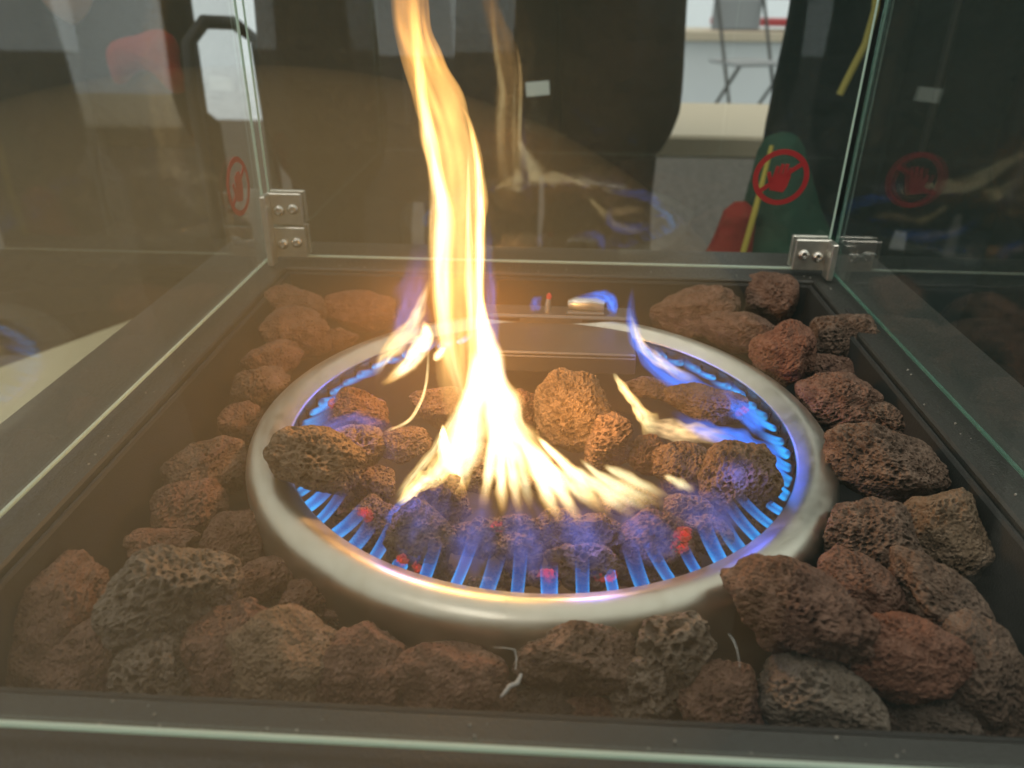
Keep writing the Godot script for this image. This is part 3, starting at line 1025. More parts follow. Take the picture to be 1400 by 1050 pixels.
# ------------------------------------------------------------------ tables of shapes
const ROCKS := [
	["long reddish rock leaning into the front left corner of the tray", "r0", Vector3(-0.1844, -0.0340, 0.1376), Vector3(0.0290, 0.0157, 0.0196), Vector3(-38, 41, 38), 0.8, 40],
	["large grey rock full of open holes on the left front pile", "g0", Vector3(-0.1374, -0.0200, 0.1352), Vector3(0.0261, 0.0187, 0.0202), Vector3(-39, 32, 4), 2.3, 46],
	["notched reddish rock at the front rail below the long leaning one", "r0", Vector3(-0.1624, -0.0370, 0.1568), Vector3(0.0190, 0.0166, 0.0160), Vector3(-41, 40, 15), 0.6, 38],
	["small grey rock with coarse pits behind the left front rail", "g0", Vector3(-0.1367, -0.0360, 0.1605), Vector3(0.0140, 0.0134, 0.0123), Vector3(-43, 36, 20), 2.6, 38],
	["tall upright brown rock beside the small pitted grey one", "r0", Vector3(-0.1114, -0.0340, 0.1498), Vector3(0.0167, 0.0224, 0.0176), Vector3(-44, 29, -14), 0.9, 42],
	["angular tan rock with a flat sloping face at the front rail", "t0", Vector3(-0.0872, -0.0330, 0.1545), Vector3(0.0220, 0.0202, 0.0190), Vector3(-45, 24, -22), 0.5, 42],
	["dull round brown rock to the right of the angular tan one", "r0", Vector3(-0.0601, -0.0340, 0.1567), Vector3(0.0177, 0.0171, 0.0157), Vector3(-47, 17, 0), 0.5, 36],
	["broad smooth brown rock left of the white fibre", "r0", Vector3(-0.0268, -0.0340, 0.1580), Vector3(0.0216, 0.0170, 0.0174), Vector3(-48, 8, -8), 0.4, 40],
	["oval brown rock resting before the ring, right of the white fibre", "b0", Vector3(0.0158, -0.0260, 0.1511), Vector3(0.0219, 0.0133, 0.0158), Vector3(-46, -4, 3), 1.2, 44],
	["upper sponge-like grey rock with deep round holes below the ring", "g0", Vector3(0.0497, -0.0200, 0.1496), Vector3(0.0140, 0.0143, 0.0127), Vector3(-45, -13, -30), 7.0, 44],
	["lower pitted grey rock under the sponge-like one", "g0", Vector3(0.0403, -0.0340, 0.1582), Vector3(0.0140, 0.0125, 0.0119), Vector3(-48, -11, 25), 4.5, 40],
	["low dark rock tucked under the oval brown one at the front rail", "d0", Vector3(-0.0004, -0.0440, 0.1607), Vector3(0.0173, 0.0075, 0.0094), Vector3(-50, 1, 10), 0.8, 30],
	["little brown rock peeping over the front rail beside the low dark one", "r0", Vector3(0.0216, -0.0440, 0.1612), Vector3(0.0106, 0.0066, 0.0063), Vector3(-50, -6, 5), 0.5, 26],
	["brown rock wedged between the sponge-like rocks and the grey-tan one", "r0", Vector3(0.0669, -0.0350, 0.1589), Vector3(0.0164, 0.0150, 0.0142), Vector3(-47, -18, -15), 0.9, 38],
	["grey-tan rock with small pores at the front rail, right of centre", "g0", Vector3(0.1000, -0.0330, 0.1608), Vector3(0.0237, 0.0145, 0.0172), Vector3(-46, -27, -10), 1.3, 44],
	["biggest rock, dark reddish brown, lying against the ring at front right", "r0", Vector3(0.0931, -0.0100, 0.1415), Vector3(0.0269, 0.0157, 0.0192), Vector3(-41, -23, -9), 1.3, 50],
	["reddish rock with a smooth knobbly face right of the biggest one", "o0", Vector3(0.1313, -0.0220, 0.1465), Vector3(0.0240, 0.0160, 0.0180), Vector3(-41, -32, 2), 0.7, 44],
	["long brown rock pointing down into the front right corner", "b0", Vector3(0.1614, -0.0320, 0.1478), Vector3(0.0144, 0.0228, 0.0167), Vector3(-40, -38, 28), 1.1, 40],
	["dark grey rock in shadow at the front rail near the right corner", "d0", Vector3(0.1402, -0.0420, 0.1579), Vector3(0.0196, 0.0122, 0.0143), Vector3(-44, -35, -5), 1.1, 36],
	["reddish rock showing behind the biggest one", "r0", Vector3(0.1283, -0.0240, 0.1143), Vector3(0.0196, 0.0133, 0.0148), Vector3(-38, -28, -28), 1.0, 34],
	["elongated brown rock slanting toward the right tray wall", "b0", Vector3(0.1559, -0.0220, 0.1204), Vector3(0.0265, 0.0120, 0.0150), Vector3(-37, -33, -24), 1.3, 40],
	["blocky porous brown rock close to the right side of the ring", "b0", Vector3(0.1396, -0.0180, 0.0863), Vector3(0.0200, 0.0163, 0.0163), Vector3(-34, -27, 8), 2.0, 42],
	["tall tan-grey rock standing by the right tray wall", "t0", Vector3(0.1791, -0.0280, 0.0762), Vector3(0.0197, 0.0242, 0.0197), Vector3(-33, -32, 14), 1.0, 42],
	["very porous brown rock perched high right of the ring", "b0", Vector3(0.1638, -0.0120, 0.0392), Vector3(0.0276, 0.0174, 0.0202), Vector3(-30, -27, -10), 2.4, 46],
	["small pinkish brown rock behind the very porous perched one", "b0", Vector3(0.1848, -0.0220, -0.0189), Vector3(0.0200, 0.0109, 0.0136), Vector3(-27, -26, -15), 1.6, 34],
	["two-lobed reddish rock touching the ring on the right", "r0", Vector3(0.1638, -0.0180, -0.0341), Vector3(0.0233, 0.0166, 0.0180), Vector3(-26, -23, -8), 1.5, 38],
	["half hidden brown rock above the two-lobed one", "r0", Vector3(0.1794, -0.0260, -0.0908), Vector3(0.0166, 0.0106, 0.0100), Vector3(-24, -22, -0), 1.5, 28],
	["bright orange-red rock leaning on the ring at the right rear", "o0", Vector3(0.1465, -0.0120, -0.0823), Vector3(0.0201, 0.0211, 0.0185), Vector3(-24, -18, -6), 0.9, 38],
	["dark porous rock with a narrow neck by the right tray wall", "b0", Vector3(0.1909, -0.0120, -0.1130), Vector3(0.0217, 0.0160, 0.0170), Vector3(-22, -22, 8), 1.7, 36],
	["reddish rock lying behind the bright orange-red one", "r0", Vector3(0.1395, -0.0220, -0.1344), Vector3(0.0304, 0.0141, 0.0177), Vector3(-23, -16, -6), 0.9, 34],
	["round brown rock standing alone in the rear right corner", "r0", Vector3(0.1670, -0.0200, -0.1981), Vector3(0.0246, 0.0198, 0.0200), Vector3(-20, -17, -8), 0.9, 34],
	["large smooth pinkish rock at the rear, left of the lone corner rock", "r0", Vector3(0.1100, -0.0200, -0.1692), Vector3(0.0311, 0.0202, 0.0231), Vector3(-21, -12, 12), 0.4, 34],
	["pinkish rock peeping out behind the large smooth one", "r0", Vector3(0.1219, -0.0300, -0.2553), Vector3(0.0211, 0.0112, 0.0106), Vector3(-19, -11, -12), 0.4, 24],
	["upright pinkish rock at the rear wall right of the pilot burner", "r0", Vector3(0.0809, -0.0240, -0.2208), Vector3(0.0182, 0.0169, 0.0161), Vector3(-20, -8, -0), 0.4, 26],
	["dull orange rock behind the pilot burner, on its right", "o0", Vector3(0.0442, -0.0300, -0.2291), Vector3(0.0223, 0.0134, 0.0127), Vector3(-20, -4, -0), 0.4, 26],
	["dull reddish rock behind the pilot burner, on its left", "r0", Vector3(-0.0263, -0.0300, -0.2205), Vector3(0.0222, 0.0127, 0.0120), Vector3(-21, 3, 0), 0.4, 24],
	["knobbly pink rock nearest the left corner clamp", "r0", Vector3(-0.1726, -0.0160, -0.1492), Vector3(0.0221, 0.0119, 0.0149), Vector3(-21, 19, -28), 0.5, 32],
	["heart-shaped reddish rock in front of the knobbly pink one", "r0", Vector3(-0.1642, -0.0200, -0.1113), Vector3(0.0230, 0.0171, 0.0180), Vector3(-23, 20, -5), 0.7, 34],
	["flat-topped red rock at the rear wall left of the tall flame", "o0", Vector3(-0.1342, -0.0240, -0.1609), Vector3(0.0279, 0.0139, 0.0174), Vector3(-22, 15, -6), 0.4, 30],
	["flat reddish rock beside the left rear curve of the ring", "r0", Vector3(-0.1693, -0.0220, -0.0724), Vector3(0.0190, 0.0115, 0.0137), Vector3(-25, 22, 8), 0.8, 30],
	["tan rock with fine creases next to the ring on the left", "b0", Vector3(-0.1639, -0.0240, -0.0413), Vector3(0.0170, 0.0137, 0.0138), Vector3(-26, 23, 25), 1.0, 30],
	["dull rock half under the left side of the ring", "r0", Vector3(-0.1650, -0.0340, -0.0125), Vector3(0.0131, 0.0126, 0.0120), Vector3(-29, 24, 0), 0.6, 24],
	["boxy brown rock at the left tray wall beside the ring", "b0", Vector3(-0.1668, -0.0320, 0.0327), Vector3(0.0200, 0.0155, 0.0160), Vector3(-31, 28, 6), 0.9, 34],
	["domed brown rock in front of the boxy one on the left", "r0", Vector3(-0.1645, -0.0340, 0.0643), Vector3(0.0194, 0.0148, 0.0154), Vector3(-34, 30, 12), 0.8, 34],
	["low smooth rock behind the large holed grey rock", "r0", Vector3(-0.1658, -0.0360, 0.0893), Vector3(0.0175, 0.0090, 0.0112), Vector3(-36, 32, -10), 0.4, 30],
	["smooth rose-brown rock at the foot of the ring on the left", "r0", Vector3(-0.1323, -0.0360, 0.0866), Vector3(0.0154, 0.0144, 0.0134), Vector3(-37, 27, 20), 0.4, 30],
	["slanting brown rock between the holed grey rock and the ring", "r0", Vector3(-0.1129, -0.0340, 0.1097), Vector3(0.0158, 0.0101, 0.0116), Vector3(-39, 25, 10), 0.7, 30],
	["shaded brown rock under the front left of the ring", "r0", Vector3(-0.0918, -0.0360, 0.1192), Vector3(0.0137, 0.0108, 0.0103), Vector3(-42, 22, 0), 0.6, 28],
	["shaded rock deep under the front of the ring", "r0", Vector3(-0.0718, -0.0400, 0.1204), Vector3(0.0137, 0.0082, 0.0078), Vector3(-43, 17, -4), 0.5, 24],
	["tiny reddish rock just outside the rear left of the ring", "r0", Vector3(-0.1409, -0.0300, -0.1259), Vector3(0.0132, 0.0072, 0.0068), Vector3(-24, 17, 0), 0.5, 20],
	["porous tan rock jutting over the left lip of the ring", "t1", Vector3(-0.0991, -0.0060, 0.0638), Vector3(0.0222, 0.0149, 0.0167), Vector3(-32, 19, -28), 1.9, 40],
	["flat pinkish rock among the blue jets at the left rear", "r1", Vector3(-0.1019, -0.0240, -0.0166), Vector3(0.0183, 0.0125, 0.0139), Vector3(-29, 16, -20), 1.2, 32],
	["tan rock tucked behind the one jutting over the lip", "t1", Vector3(-0.0957, -0.0280, 0.0148), Vector3(0.0189, 0.0109, 0.0134), Vector3(-32, 16, 0), 1.8, 32],
	["small crumbly rock to the right of the one jutting over the lip", "b1", Vector3(-0.0774, -0.0240, 0.0526), Vector3(0.0107, 0.0111, 0.0102), Vector3(-34, 15, 0), 2.2, 28],
	["brown rock behind the left foot of the tall flame", "b1", Vector3(-0.0701, -0.0260, 0.0134), Vector3(0.0134, 0.0096, 0.0091), Vector3(-32, 12, 0), 1.3, 26],
	["lavender-lit rock at the front left jets", "b1", Vector3(-0.0722, -0.0260, 0.0779), Vector3(0.0108, 0.0126, 0.0102), Vector3(-37, 15, -20), 1.6, 28],
	["large dark angular rock at the front left of the bowl", "d1", Vector3(-0.0492, -0.0200, 0.0967), Vector3(0.0156, 0.0159, 0.0142), Vector3(-38, 11, -20), 1.2, 38],
	["pitted rock under the left foot of the tall flame", "b1", Vector3(-0.0430, -0.0220, 0.0694), Vector3(0.0138, 0.0135, 0.0123), Vector3(-36, 9, 0), 1.6, 32],
	["rock with big open cells beside the large dark angular one", "b1", Vector3(-0.0311, -0.0260, 0.0881), Vector3(0.0108, 0.0077, 0.0073), Vector3(-39, 7, 0), 2.4, 28],
	["rock with a glowing red patch near the front jets", "b1", Vector3(-0.0202, -0.0240, 0.0884), Vector3(0.0101, 0.0101, 0.0096), Vector3(-39, 5, 0), 1.8, 28],
	["cellular rock lit blue right of the red glowing patch", "b1", Vector3(-0.0060, -0.0250, 0.0974), Vector3(0.0122, 0.0081, 0.0091), Vector3(-40, 2, -20), 2.4, 30],
	["rough brown rock where the flame fan ends", "b1", Vector3(-0.0082, -0.0200, 0.0902), Vector3(0.0103, 0.0075, 0.0072), Vector3(-38, 2, 0), 1.8, 26],
	["dome-shaped holed rock among the front jets", "b1", Vector3(0.0195, -0.0230, 0.1055), Vector3(0.0155, 0.0099, 0.0114), Vector3(-40, -4, -8), 2.4, 36],
	["purple-lit rock behind the dome-shaped holed one", "b1", Vector3(0.0276, -0.0240, 0.0859), Vector3(0.0153, 0.0097, 0.0112), Vector3(-38, -5, -0), 1.3, 30],
	["rough rock under the middle streaks of flame", "b1", Vector3(0.0093, -0.0220, 0.0846), Vector3(0.0115, 0.0101, 0.0096), Vector3(-38, -2, -0), 1.6, 28],
	["pink-lit rock with glowing spots by the right front jets", "r1", Vector3(0.0508, -0.0220, 0.0898), Vector3(0.0177, 0.0123, 0.0135), Vector3(-38, -10, 14), 1.4, 36],
	["small fuzzy blue-lit rock at the right front jets", "b1", Vector3(0.0752, -0.0260, 0.0798), Vector3(0.0109, 0.0084, 0.0080), Vector3(-37, -15, -10), 1.8, 28],
	["large pitted rock beside the right jets", "b1", Vector3(0.0929, -0.0180, 0.0489), Vector3(0.0203, 0.0184, 0.0174), Vector3(-33, -17, 28), 2.2, 42],
	["rounded rock left of the large pitted one", "b1", Vector3(0.0714, -0.0220, 0.0320), Vector3(0.0157, 0.0138, 0.0133), Vector3(-33, -12, 18), 1.6, 34],
	["flat brown rock with a red hot edge at the right rear jets", "b1", Vector3(0.0933, -0.0200, -0.0312), Vector3(0.0238, 0.0112, 0.0141), Vector3(-28, -13, -6), 0.9, 34],
	["small smooth reddish rock between two taller ones", "r1", Vector3(0.0538, -0.0240, 0.0182), Vector3(0.0106, 0.0102, 0.0097), Vector3(-32, -9, -0), 0.7, 26],
	["leaning rock with a lit rough edge near the middle", "b1", Vector3(0.0357, -0.0180, 0.0178), Vector3(0.0134, 0.0154, 0.0130), Vector3(-31, -6, -30), 1.4, 32],
	["tall orange-lit rock standing in the middle of the bowl", "t1", Vector3(0.0176, -0.0150, -0.0088), Vector3(0.0198, 0.0211, 0.0184), Vector3(-29, -2, 12), 1.8, 40],
	["brown rock just right of the tall flame", "r1", Vector3(-0.0093, -0.0240, -0.0196), Vector3(0.0125, 0.0138, 0.0118), Vector3(-30, 2, -20), 1.1, 28],
	["low brown rock before the right end of the pilot burner", "b1", Vector3(0.0669, -0.0280, -0.0621), Vector3(0.0174, 0.0072, 0.0069), Vector3(-27, -9, -5), 1.0, 22],
	["rough rock behind the pink-lit one", "b1", Vector3(0.0696, -0.0240, 0.0649), Vector3(0.0117, 0.0084, 0.0080), Vector3(-36, -13, -0), 1.5, 26],
	["rock behind the left side of the tall flame", "b1", Vector3(-0.0550, -0.0280, -0.0321), Vector3(0.0194, 0.0129, 0.0123), Vector3(-29, 8, 0), 1.0, 28],
	["rock hidden in the foot of the tall flame", "b1", Vector3(-0.0297, -0.0280, 0.0296), Vector3(0.0141, 0.0121, 0.0115), Vector3(-34, 6, 0), 1.2, 24],
	["low rock in the gap right of the flame foot", "b1", Vector3(0.0059, -0.0300, 0.0309), Vector3(0.0128, 0.0096, 0.0091), Vector3(-34, -1, -0), 1.0, 24],
	["low rock beneath the right streaks of flame", "b1", Vector3(0.0438, -0.0300, 0.0470), Vector3(0.0142, 0.0096, 0.0091), Vector3(-35, -8, -0), 1.2, 24],
	["small rock low between the front left jets", "b1", Vector3(-0.0435, -0.0340, 0.1008), Vector3(0.0096, 0.0058, 0.0055), Vector3(-41, 10, 0), 1.5, 24],
	["small rock low under the front jets, below the red glowing patch", "b1", Vector3(-0.0094, -0.0360, 0.1000), Vector3(0.0102, 0.0058, 0.0055), Vector3(-41, 3, 0), 1.8, 24],
	["small rock low between the front right jets", "b1", Vector3(0.0410, -0.0350, 0.0944), Vector3(0.0100, 0.0062, 0.0059), Vector3(-40, -9, -0), 1.5, 24],
	["reddish rock low beside the right front lip", "r1", Vector3(0.0633, -0.0340, 0.0846), Vector3(0.0098, 0.0067, 0.0063), Vector3(-39, -13, -0), 1.3, 24],
	["small rock low at the left front lip", "b1", Vector3(-0.0880, -0.0340, 0.0617), Vector3(0.0102, 0.0076, 0.0072), Vector3(-36, 17, 0), 1.5, 24],
	["small rock low beneath the right jets", "b1", Vector3(0.1029, -0.0340, 0.0561), Vector3(0.0098, 0.0083, 0.0079), Vector3(-35, -19, -0), 1.6, 24],
	["pebble of rock under the front lip, left", "t1", Vector3(-0.0220, -0.0260, 0.1148), Vector3(0.0055, 0.0029, 0.0028), Vector3(-42, 6, 0), 1.4, 16],
	["pebble of rock with a red edge under the front lip", "r1", Vector3(0.0035, -0.0260, 0.1119), Vector3(0.0072, 0.0039, 0.0037), Vector3(-42, -0, -0), 1.4, 18],
	["pebble of rock under the front lip, right", "t1", Vector3(0.0272, -0.0260, 0.1100), Vector3(0.0059, 0.0033, 0.0031), Vector3(-41, -6, -0), 1.4, 16],
]

# flames: thing, kind, thickness of glow, spine points (place and half width)
const FLAMES := [
	["C", "body", 0.36, [Vector4(-0.0382, -0.0247, 0.0000, 0.0101), Vector4(-0.0405, 0.0142, 0.0000, 0.0127), Vector4(-0.0411, 0.0539, 0.0000, 0.0121), Vector4(-0.0407, 0.0900, 0.0000, 0.0119), Vector4(-0.0420, 0.1167, 0.0000, 0.0118), Vector4(-0.0469, 0.1385, 0.0000, 0.0102), Vector4(-0.0539, 0.1562, 0.0000, 0.0069), Vector4(-0.0581, 0.1732, -0.0000, 0.0076), Vector4(-0.0583, 0.1920, 0.0000, 0.0077), Vector4(-0.0584, 0.2124, 0.0000, 0.0052), Vector4(-0.0564, 0.2292, 0.0000, 0.0011)]],
	["C", "bright", 0.80, [Vector4(-0.0376, -0.0134, 0.0040, 0.0038), Vector4(-0.0471, 0.0281, 0.0040, 0.0044), Vector4(-0.0493, 0.0625, 0.0040, 0.0049), Vector4(-0.0473, 0.0910, 0.0040, 0.0051), Vector4(-0.0488, 0.1077, 0.0040, 0.0043), Vector4(-0.0520, 0.1267, 0.0040, 0.0032), Vector4(-0.0547, 0.1449, 0.0040, 0.0025), Vector4(-0.0556, 0.1594, 0.0040, 0.0025), Vector4(-0.0561, 0.1761, 0.0040, 0.0024), Vector4(-0.0556, 0.1972, 0.0040, 0.0012)]],
	["C", "bright", 0.85, [Vector4(-0.0266, 0.0010, 0.0060, 0.0052), Vector4(-0.0304, 0.0413, 0.0060, 0.0032), Vector4(-0.0304, 0.0781, 0.0060, 0.0024), Vector4(-0.0301, 0.1019, 0.0060, 0.0020), Vector4(-0.0315, 0.1197, 0.0060, 0.0016), Vector4(-0.0342, 0.1341, 0.0060, 0.0009), Vector4(-0.0385, 0.1425, 0.0060, 0.0006)]],
	["C", "yellow", 0.50, [Vector4(-0.0328, 0.0077, 0.0030, 0.0045), Vector4(-0.0353, 0.0438, 0.0030, 0.0032), Vector4(-0.0358, 0.0770, 0.0030, 0.0021), Vector4(-0.0357, 0.1044, 0.0030, 0.0013), Vector4(-0.0353, 0.1237, 0.0030, 0.0006)]],
	["B", "core", 0.85, [Vector4(0.0033, -0.0040, 0.0795, 0.0038), Vector4(-0.0078, 0.0032, 0.0636, 0.0087), Vector4(-0.0166, 0.0143, 0.0477, 0.0100), Vector4(-0.0238, 0.0284, 0.0318, 0.0075), Vector4(-0.0284, 0.0418, 0.0159, 0.0045), Vector4(-0.0314, 0.0579, 0.0000, 0.0018)]],
	["B", "core", 0.85, [Vector4(-0.0318, -0.0060, 0.0832, 0.0025), Vector4(-0.0361, -0.0066, 0.0624, 0.0079), Vector4(-0.0342, 0.0003, 0.0416, 0.0096), Vector4(-0.0325, 0.0128, 0.0208, 0.0057), Vector4(-0.0329, 0.0268, 0.0000, 0.0029)]],
	["B", "core", 0.80, [Vector4(-0.0381, -0.0040, 0.0722, 0.0045), Vector4(-0.0434, -0.0031, 0.0511, 0.0037), Vector4(-0.0472, -0.0030, 0.0300, 0.0007)]],
	["B", "yellow", 0.75, [Vector4(-0.0616, -0.0160, 0.0788, 0.0019), Vector4(-0.0535, -0.0099, 0.0747, 0.0039), Vector4(-0.0442, -0.0045, 0.0707, 0.0058), Vector4(-0.0341, 0.0040, 0.0666, 0.0064)]],
	["B", "yellow", 0.28, [Vector4(-0.0630, -0.0160, 0.0745, 0.0016), Vector4(-0.0573, -0.0180, 0.0497, 0.0024), Vector4(-0.0502, -0.0168, 0.0248, 0.0029), Vector4(-0.0409, -0.0049, 0.0000, 0.0023)]],
	["B", "streak", 0.85, [Vector4(-0.0237, -0.0140, 0.0905, 0.0019), Vector4(-0.0224, -0.0083, 0.0761, 0.0026), Vector4(-0.0209, 0.0014, 0.0617, 0.0029), Vector4(-0.0206, 0.0120, 0.0473, 0.0020)]],
	["B", "streak", 0.90, [Vector4(-0.0143, -0.0140, 0.0929, 0.0018), Vector4(-0.0151, -0.0092, 0.0798, 0.0025), Vector4(-0.0166, 0.0011, 0.0668, 0.0026), Vector4(-0.0188, 0.0120, 0.0538, 0.0020)]],
	["B", "streak", 0.70, [Vector4(-0.0059, -0.0140, 0.0943, 0.0018), Vector4(-0.0088, -0.0082, 0.0807, 0.0025), Vector4(-0.0124, 0.0015, 0.0672, 0.0029), Vector4(-0.0162, 0.0120, 0.0536, 0.0020)]],
	["B", "streak", 0.35, [Vector4(-0.0018, -0.0140, 0.0901, 0.0019), Vector4(-0.0038, -0.0079, 0.0809, 0.0028), Vector4(-0.0074, 0.0009, 0.0718, 0.0029), Vector4(-0.0118, 0.0100, 0.0626, 0.0019)]],
	["B", "streak", 0.90, [Vector4(0.0120, -0.0140, 0.0970, 0.0018), Vector4(0.0070, -0.0102, 0.0834, 0.0028), Vector4(0.0002, -0.0020, 0.0698, 0.0035), Vector4(-0.0082, 0.0100, 0.0561, 0.0026)]],
	["B", "streak", 0.90, [Vector4(0.0213, -0.0140, 0.0988, 0.0018), Vector4(0.0144, -0.0081, 0.0862, 0.0028), Vector4(0.0060, -0.0004, 0.0736, 0.0035), Vector4(-0.0048, 0.0100, 0.0609, 0.0026)]],
	["B", "streak", 0.50, [Vector4(0.0318, -0.0140, 0.0889, 0.0015), Vector4(0.0224, -0.0073, 0.0832, 0.0025), Vector4(0.0116, -0.0001, 0.0775, 0.0025), Vector4(0.0000, 0.0080, 0.0718, 0.0019)]],
	["B", "streak", 0.90, [Vector4(0.0393, -0.0140, 0.0943, 0.0018), Vector4(0.0273, -0.0073, 0.0850, 0.0028), Vector4(0.0160, 0.0007, 0.0757, 0.0025), Vector4(0.0051, 0.0070, 0.0663, 0.0019), Vector4(-0.0023, 0.0100, 0.0570, 0.0007)]],
	["B", "streak", 0.50, [Vector4(0.0481, -0.0140, 0.0908, 0.0024), Vector4(0.0360, -0.0083, 0.0841, 0.0037), Vector4(0.0242, -0.0023, 0.0773, 0.0028), Vector4(0.0128, 0.0040, 0.0706, 0.0013)]],
	["B", "streak", 0.42, [Vector4(0.0664, -0.0140, 0.0785, 0.0016), Vector4(0.0526, -0.0112, 0.0758, 0.0029), Vector4(0.0386, -0.0069, 0.0731, 0.0029), Vector4(0.0264, -0.0016, 0.0704, 0.0019), Vector4(0.0159, 0.0060, 0.0676, 0.0006)]],
	["B", "streak", 0.40, [Vector4(0.0659, -0.0140, 0.0733, 0.0016), Vector4(0.0519, -0.0075, 0.0735, 0.0025), Vector4(0.0381, -0.0004, 0.0737, 0.0025), Vector4(0.0264, 0.0060, 0.0739, 0.0012)]],
	["B", "streak", 0.30, [Vector4(0.0569, -0.0140, 0.0817, 0.0019), Vector4(0.0445, -0.0098, 0.0804, 0.0028), Vector4(0.0317, -0.0030, 0.0791, 0.0028), Vector4(0.0188, 0.0060, 0.0778, 0.0015)]],
	["B", "streak", 0.32, [Vector4(0.0727, -0.0140, 0.0646, 0.0016), Vector4(0.0657, -0.0109, 0.0633, 0.0023), Vector4(0.0550, -0.0060, 0.0620, 0.0010)]],
	["L", "core", 0.60, [Vector4(-0.0940, -0.0200, -0.0394, 0.0017), Vector4(-0.0828, -0.0130, -0.0433, 0.0038), Vector4(-0.0722, -0.0014, -0.0472, 0.0055), Vector4(-0.0669, 0.0071, -0.0511, 0.0046), Vector4(-0.0692, 0.0163, -0.0550, 0.0008)]],
	["L", "yellow", 0.40, [Vector4(-0.0990, -0.0200, -0.0512, 0.0022), Vector4(-0.0904, -0.0058, -0.0522, 0.0047), Vector4(-0.0787, 0.0081, -0.0531, 0.0059), Vector4(-0.0704, 0.0238, -0.0541, 0.0042), Vector4(-0.0631, 0.0433, -0.0550, 0.0012)]],
	["L", "core", 0.80, [Vector4(-0.0672, -0.0200, -0.0755, 0.0014), Vector4(-0.0635, -0.0146, -0.0728, 0.0031), Vector4(-0.0589, -0.0078, -0.0700, 0.0009)]],
	["L", "yellow", 0.40, [Vector4(-0.0782, -0.0140, 0.0207, 0.0007), Vector4(-0.0677, -0.0156, 0.0038, 0.0012), Vector4(-0.0625, -0.0061, -0.0131, 0.0012), Vector4(-0.0623, 0.0122, -0.0300, 0.0008)]],
	["R", "yellow", 0.36, [Vector4(0.0920, -0.0200, -0.0561, 0.0030), Vector4(0.0754, -0.0147, -0.0645, 0.0039), Vector4(0.0628, -0.0090, -0.0730, 0.0035), Vector4(0.0568, -0.0014, -0.0815, 0.0027), Vector4(0.0517, 0.0112, -0.0900, 0.0004)]],
	["R", "yellow", 0.65, [Vector4(0.0380, 0.0037, -0.0200, 0.0012), Vector4(0.0428, -0.0023, -0.0150, 0.0027), Vector4(0.0499, -0.0100, -0.0100, 0.0031), Vector4(0.0563, -0.0176, -0.0050, 0.0058), Vector4(0.0629, -0.0207, 0.0000, 0.0058)]],
	["R", "pale", 0.45, [Vector4(0.0565, -0.0165, 0.0000, 0.0046), Vector4(0.0688, -0.0169, 0.0045, 0.0057), Vector4(0.0848, -0.0153, 0.0090, 0.0052), Vector4(0.1009, -0.0180, 0.0135, 0.0030)]],
	["U", "blue", 0.50, [Vector4(0.1178, -0.0200, 0.0414, 0.0049), Vector4(0.1055, -0.0103, 0.0362, 0.0063), Vector4(0.0920, -0.0051, 0.0309, 0.0063), Vector4(0.0752, -0.0028, 0.0257, 0.0050), Vector4(0.0628, 0.0040, 0.0205, 0.0014)]],
	["U", "blue", 0.55, [Vector4(0.1064, -0.0200, -0.0321, 0.0033), Vector4(0.0883, -0.0177, -0.0477, 0.0059), Vector4(0.0710, -0.0152, -0.0632, 0.0069), Vector4(0.0583, -0.0060, -0.0788, 0.0053), Vector4(0.0533, 0.0066, -0.0944, 0.0036), Vector4(0.0553, 0.0201, -0.1100, 0.0009)]],
	["U", "blue", 0.40, [Vector4(0.1177, -0.0200, -0.0026, 0.0038), Vector4(0.1071, -0.0161, -0.0184, 0.0055), Vector4(0.0962, -0.0160, -0.0343, 0.0049)]],
	["U", "violet", 0.16, [Vector4(-0.0808, -0.0200, -0.0673, 0.0098), Vector4(-0.0782, 0.0114, -0.0616, 0.0120), Vector4(-0.0735, 0.0363, -0.0558, 0.0107), Vector4(-0.0654, 0.0677, -0.0500, 0.0047)]],
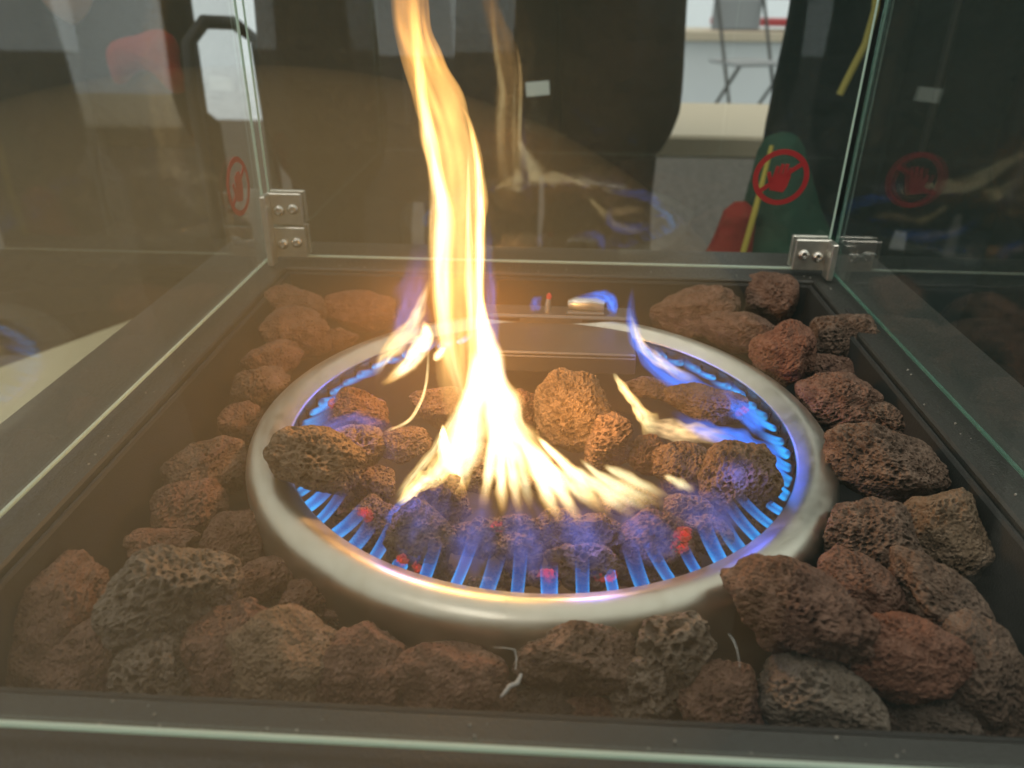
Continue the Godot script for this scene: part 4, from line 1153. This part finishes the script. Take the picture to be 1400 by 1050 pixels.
	["U", "violet", 0.14, [Vector4(-0.0190, -0.0128, -0.0040, 0.0062), Vector4(-0.0251, 0.0252, -0.0040, 0.0052), Vector4(-0.0264, 0.0566, -0.0040, 0.0036), Vector4(-0.0270, 0.0961, -0.0040, 0.0014)]],
	["U", "blue", 0.25, [Vector4(-0.0635, -0.0180, 0.0893, 0.0025), Vector4(-0.0575, -0.0131, 0.0825, 0.0025), Vector4(-0.0510, -0.0080, 0.0756, 0.0019)]],
	["U", "violet", 0.16, [Vector4(-0.1126, -0.0160, 0.0268, 0.0044), Vector4(-0.0931, -0.0046, 0.0269, 0.0058), Vector4(-0.0716, -0.0100, 0.0269, 0.0051)]],
	["U", "violet", 0.09, [Vector4(-0.0493, -0.0160, 0.1168, 0.0075), Vector4(-0.0465, -0.0108, 0.1049, 0.0119), Vector4(-0.0435, -0.0048, 0.0930, 0.0115), Vector4(-0.0388, 0.0020, 0.0811, 0.0025)]],
	["U", "violet", 0.09, [Vector4(-0.0253, -0.0160, 0.1238, 0.0073), Vector4(-0.0252, -0.0110, 0.1101, 0.0122), Vector4(-0.0249, -0.0050, 0.0965, 0.0120), Vector4(-0.0246, 0.0020, 0.0829, 0.0025)]],
	["U", "violet", 0.09, [Vector4(0.0001, -0.0160, 0.1242, 0.0073), Vector4(-0.0027, -0.0109, 0.1110, 0.0122), Vector4(-0.0062, -0.0049, 0.0979, 0.0119), Vector4(-0.0106, 0.0020, 0.0847, 0.0025)]],
	["U", "violet", 0.09, [Vector4(0.0255, -0.0160, 0.1206, 0.0074), Vector4(0.0199, -0.0102, 0.1082, 0.0122), Vector4(0.0141, -0.0054, 0.0959, 0.0120), Vector4(0.0063, 0.0020, 0.0836, 0.0025)]],
	["U", "violet", 0.09, [Vector4(0.0549, -0.0160, 0.1102, 0.0076), Vector4(0.0465, -0.0096, 0.1027, 0.0124), Vector4(0.0365, -0.0048, 0.0953, 0.0120), Vector4(0.0230, 0.0020, 0.0878, 0.0024)]],
	["U", "violet", 0.09, [Vector4(0.0855, -0.0160, 0.0874, 0.0080), Vector4(0.0745, -0.0105, 0.0853, 0.0129), Vector4(0.0619, -0.0051, 0.0832, 0.0123), Vector4(0.0447, 0.0020, 0.0811, 0.0025)]],
]
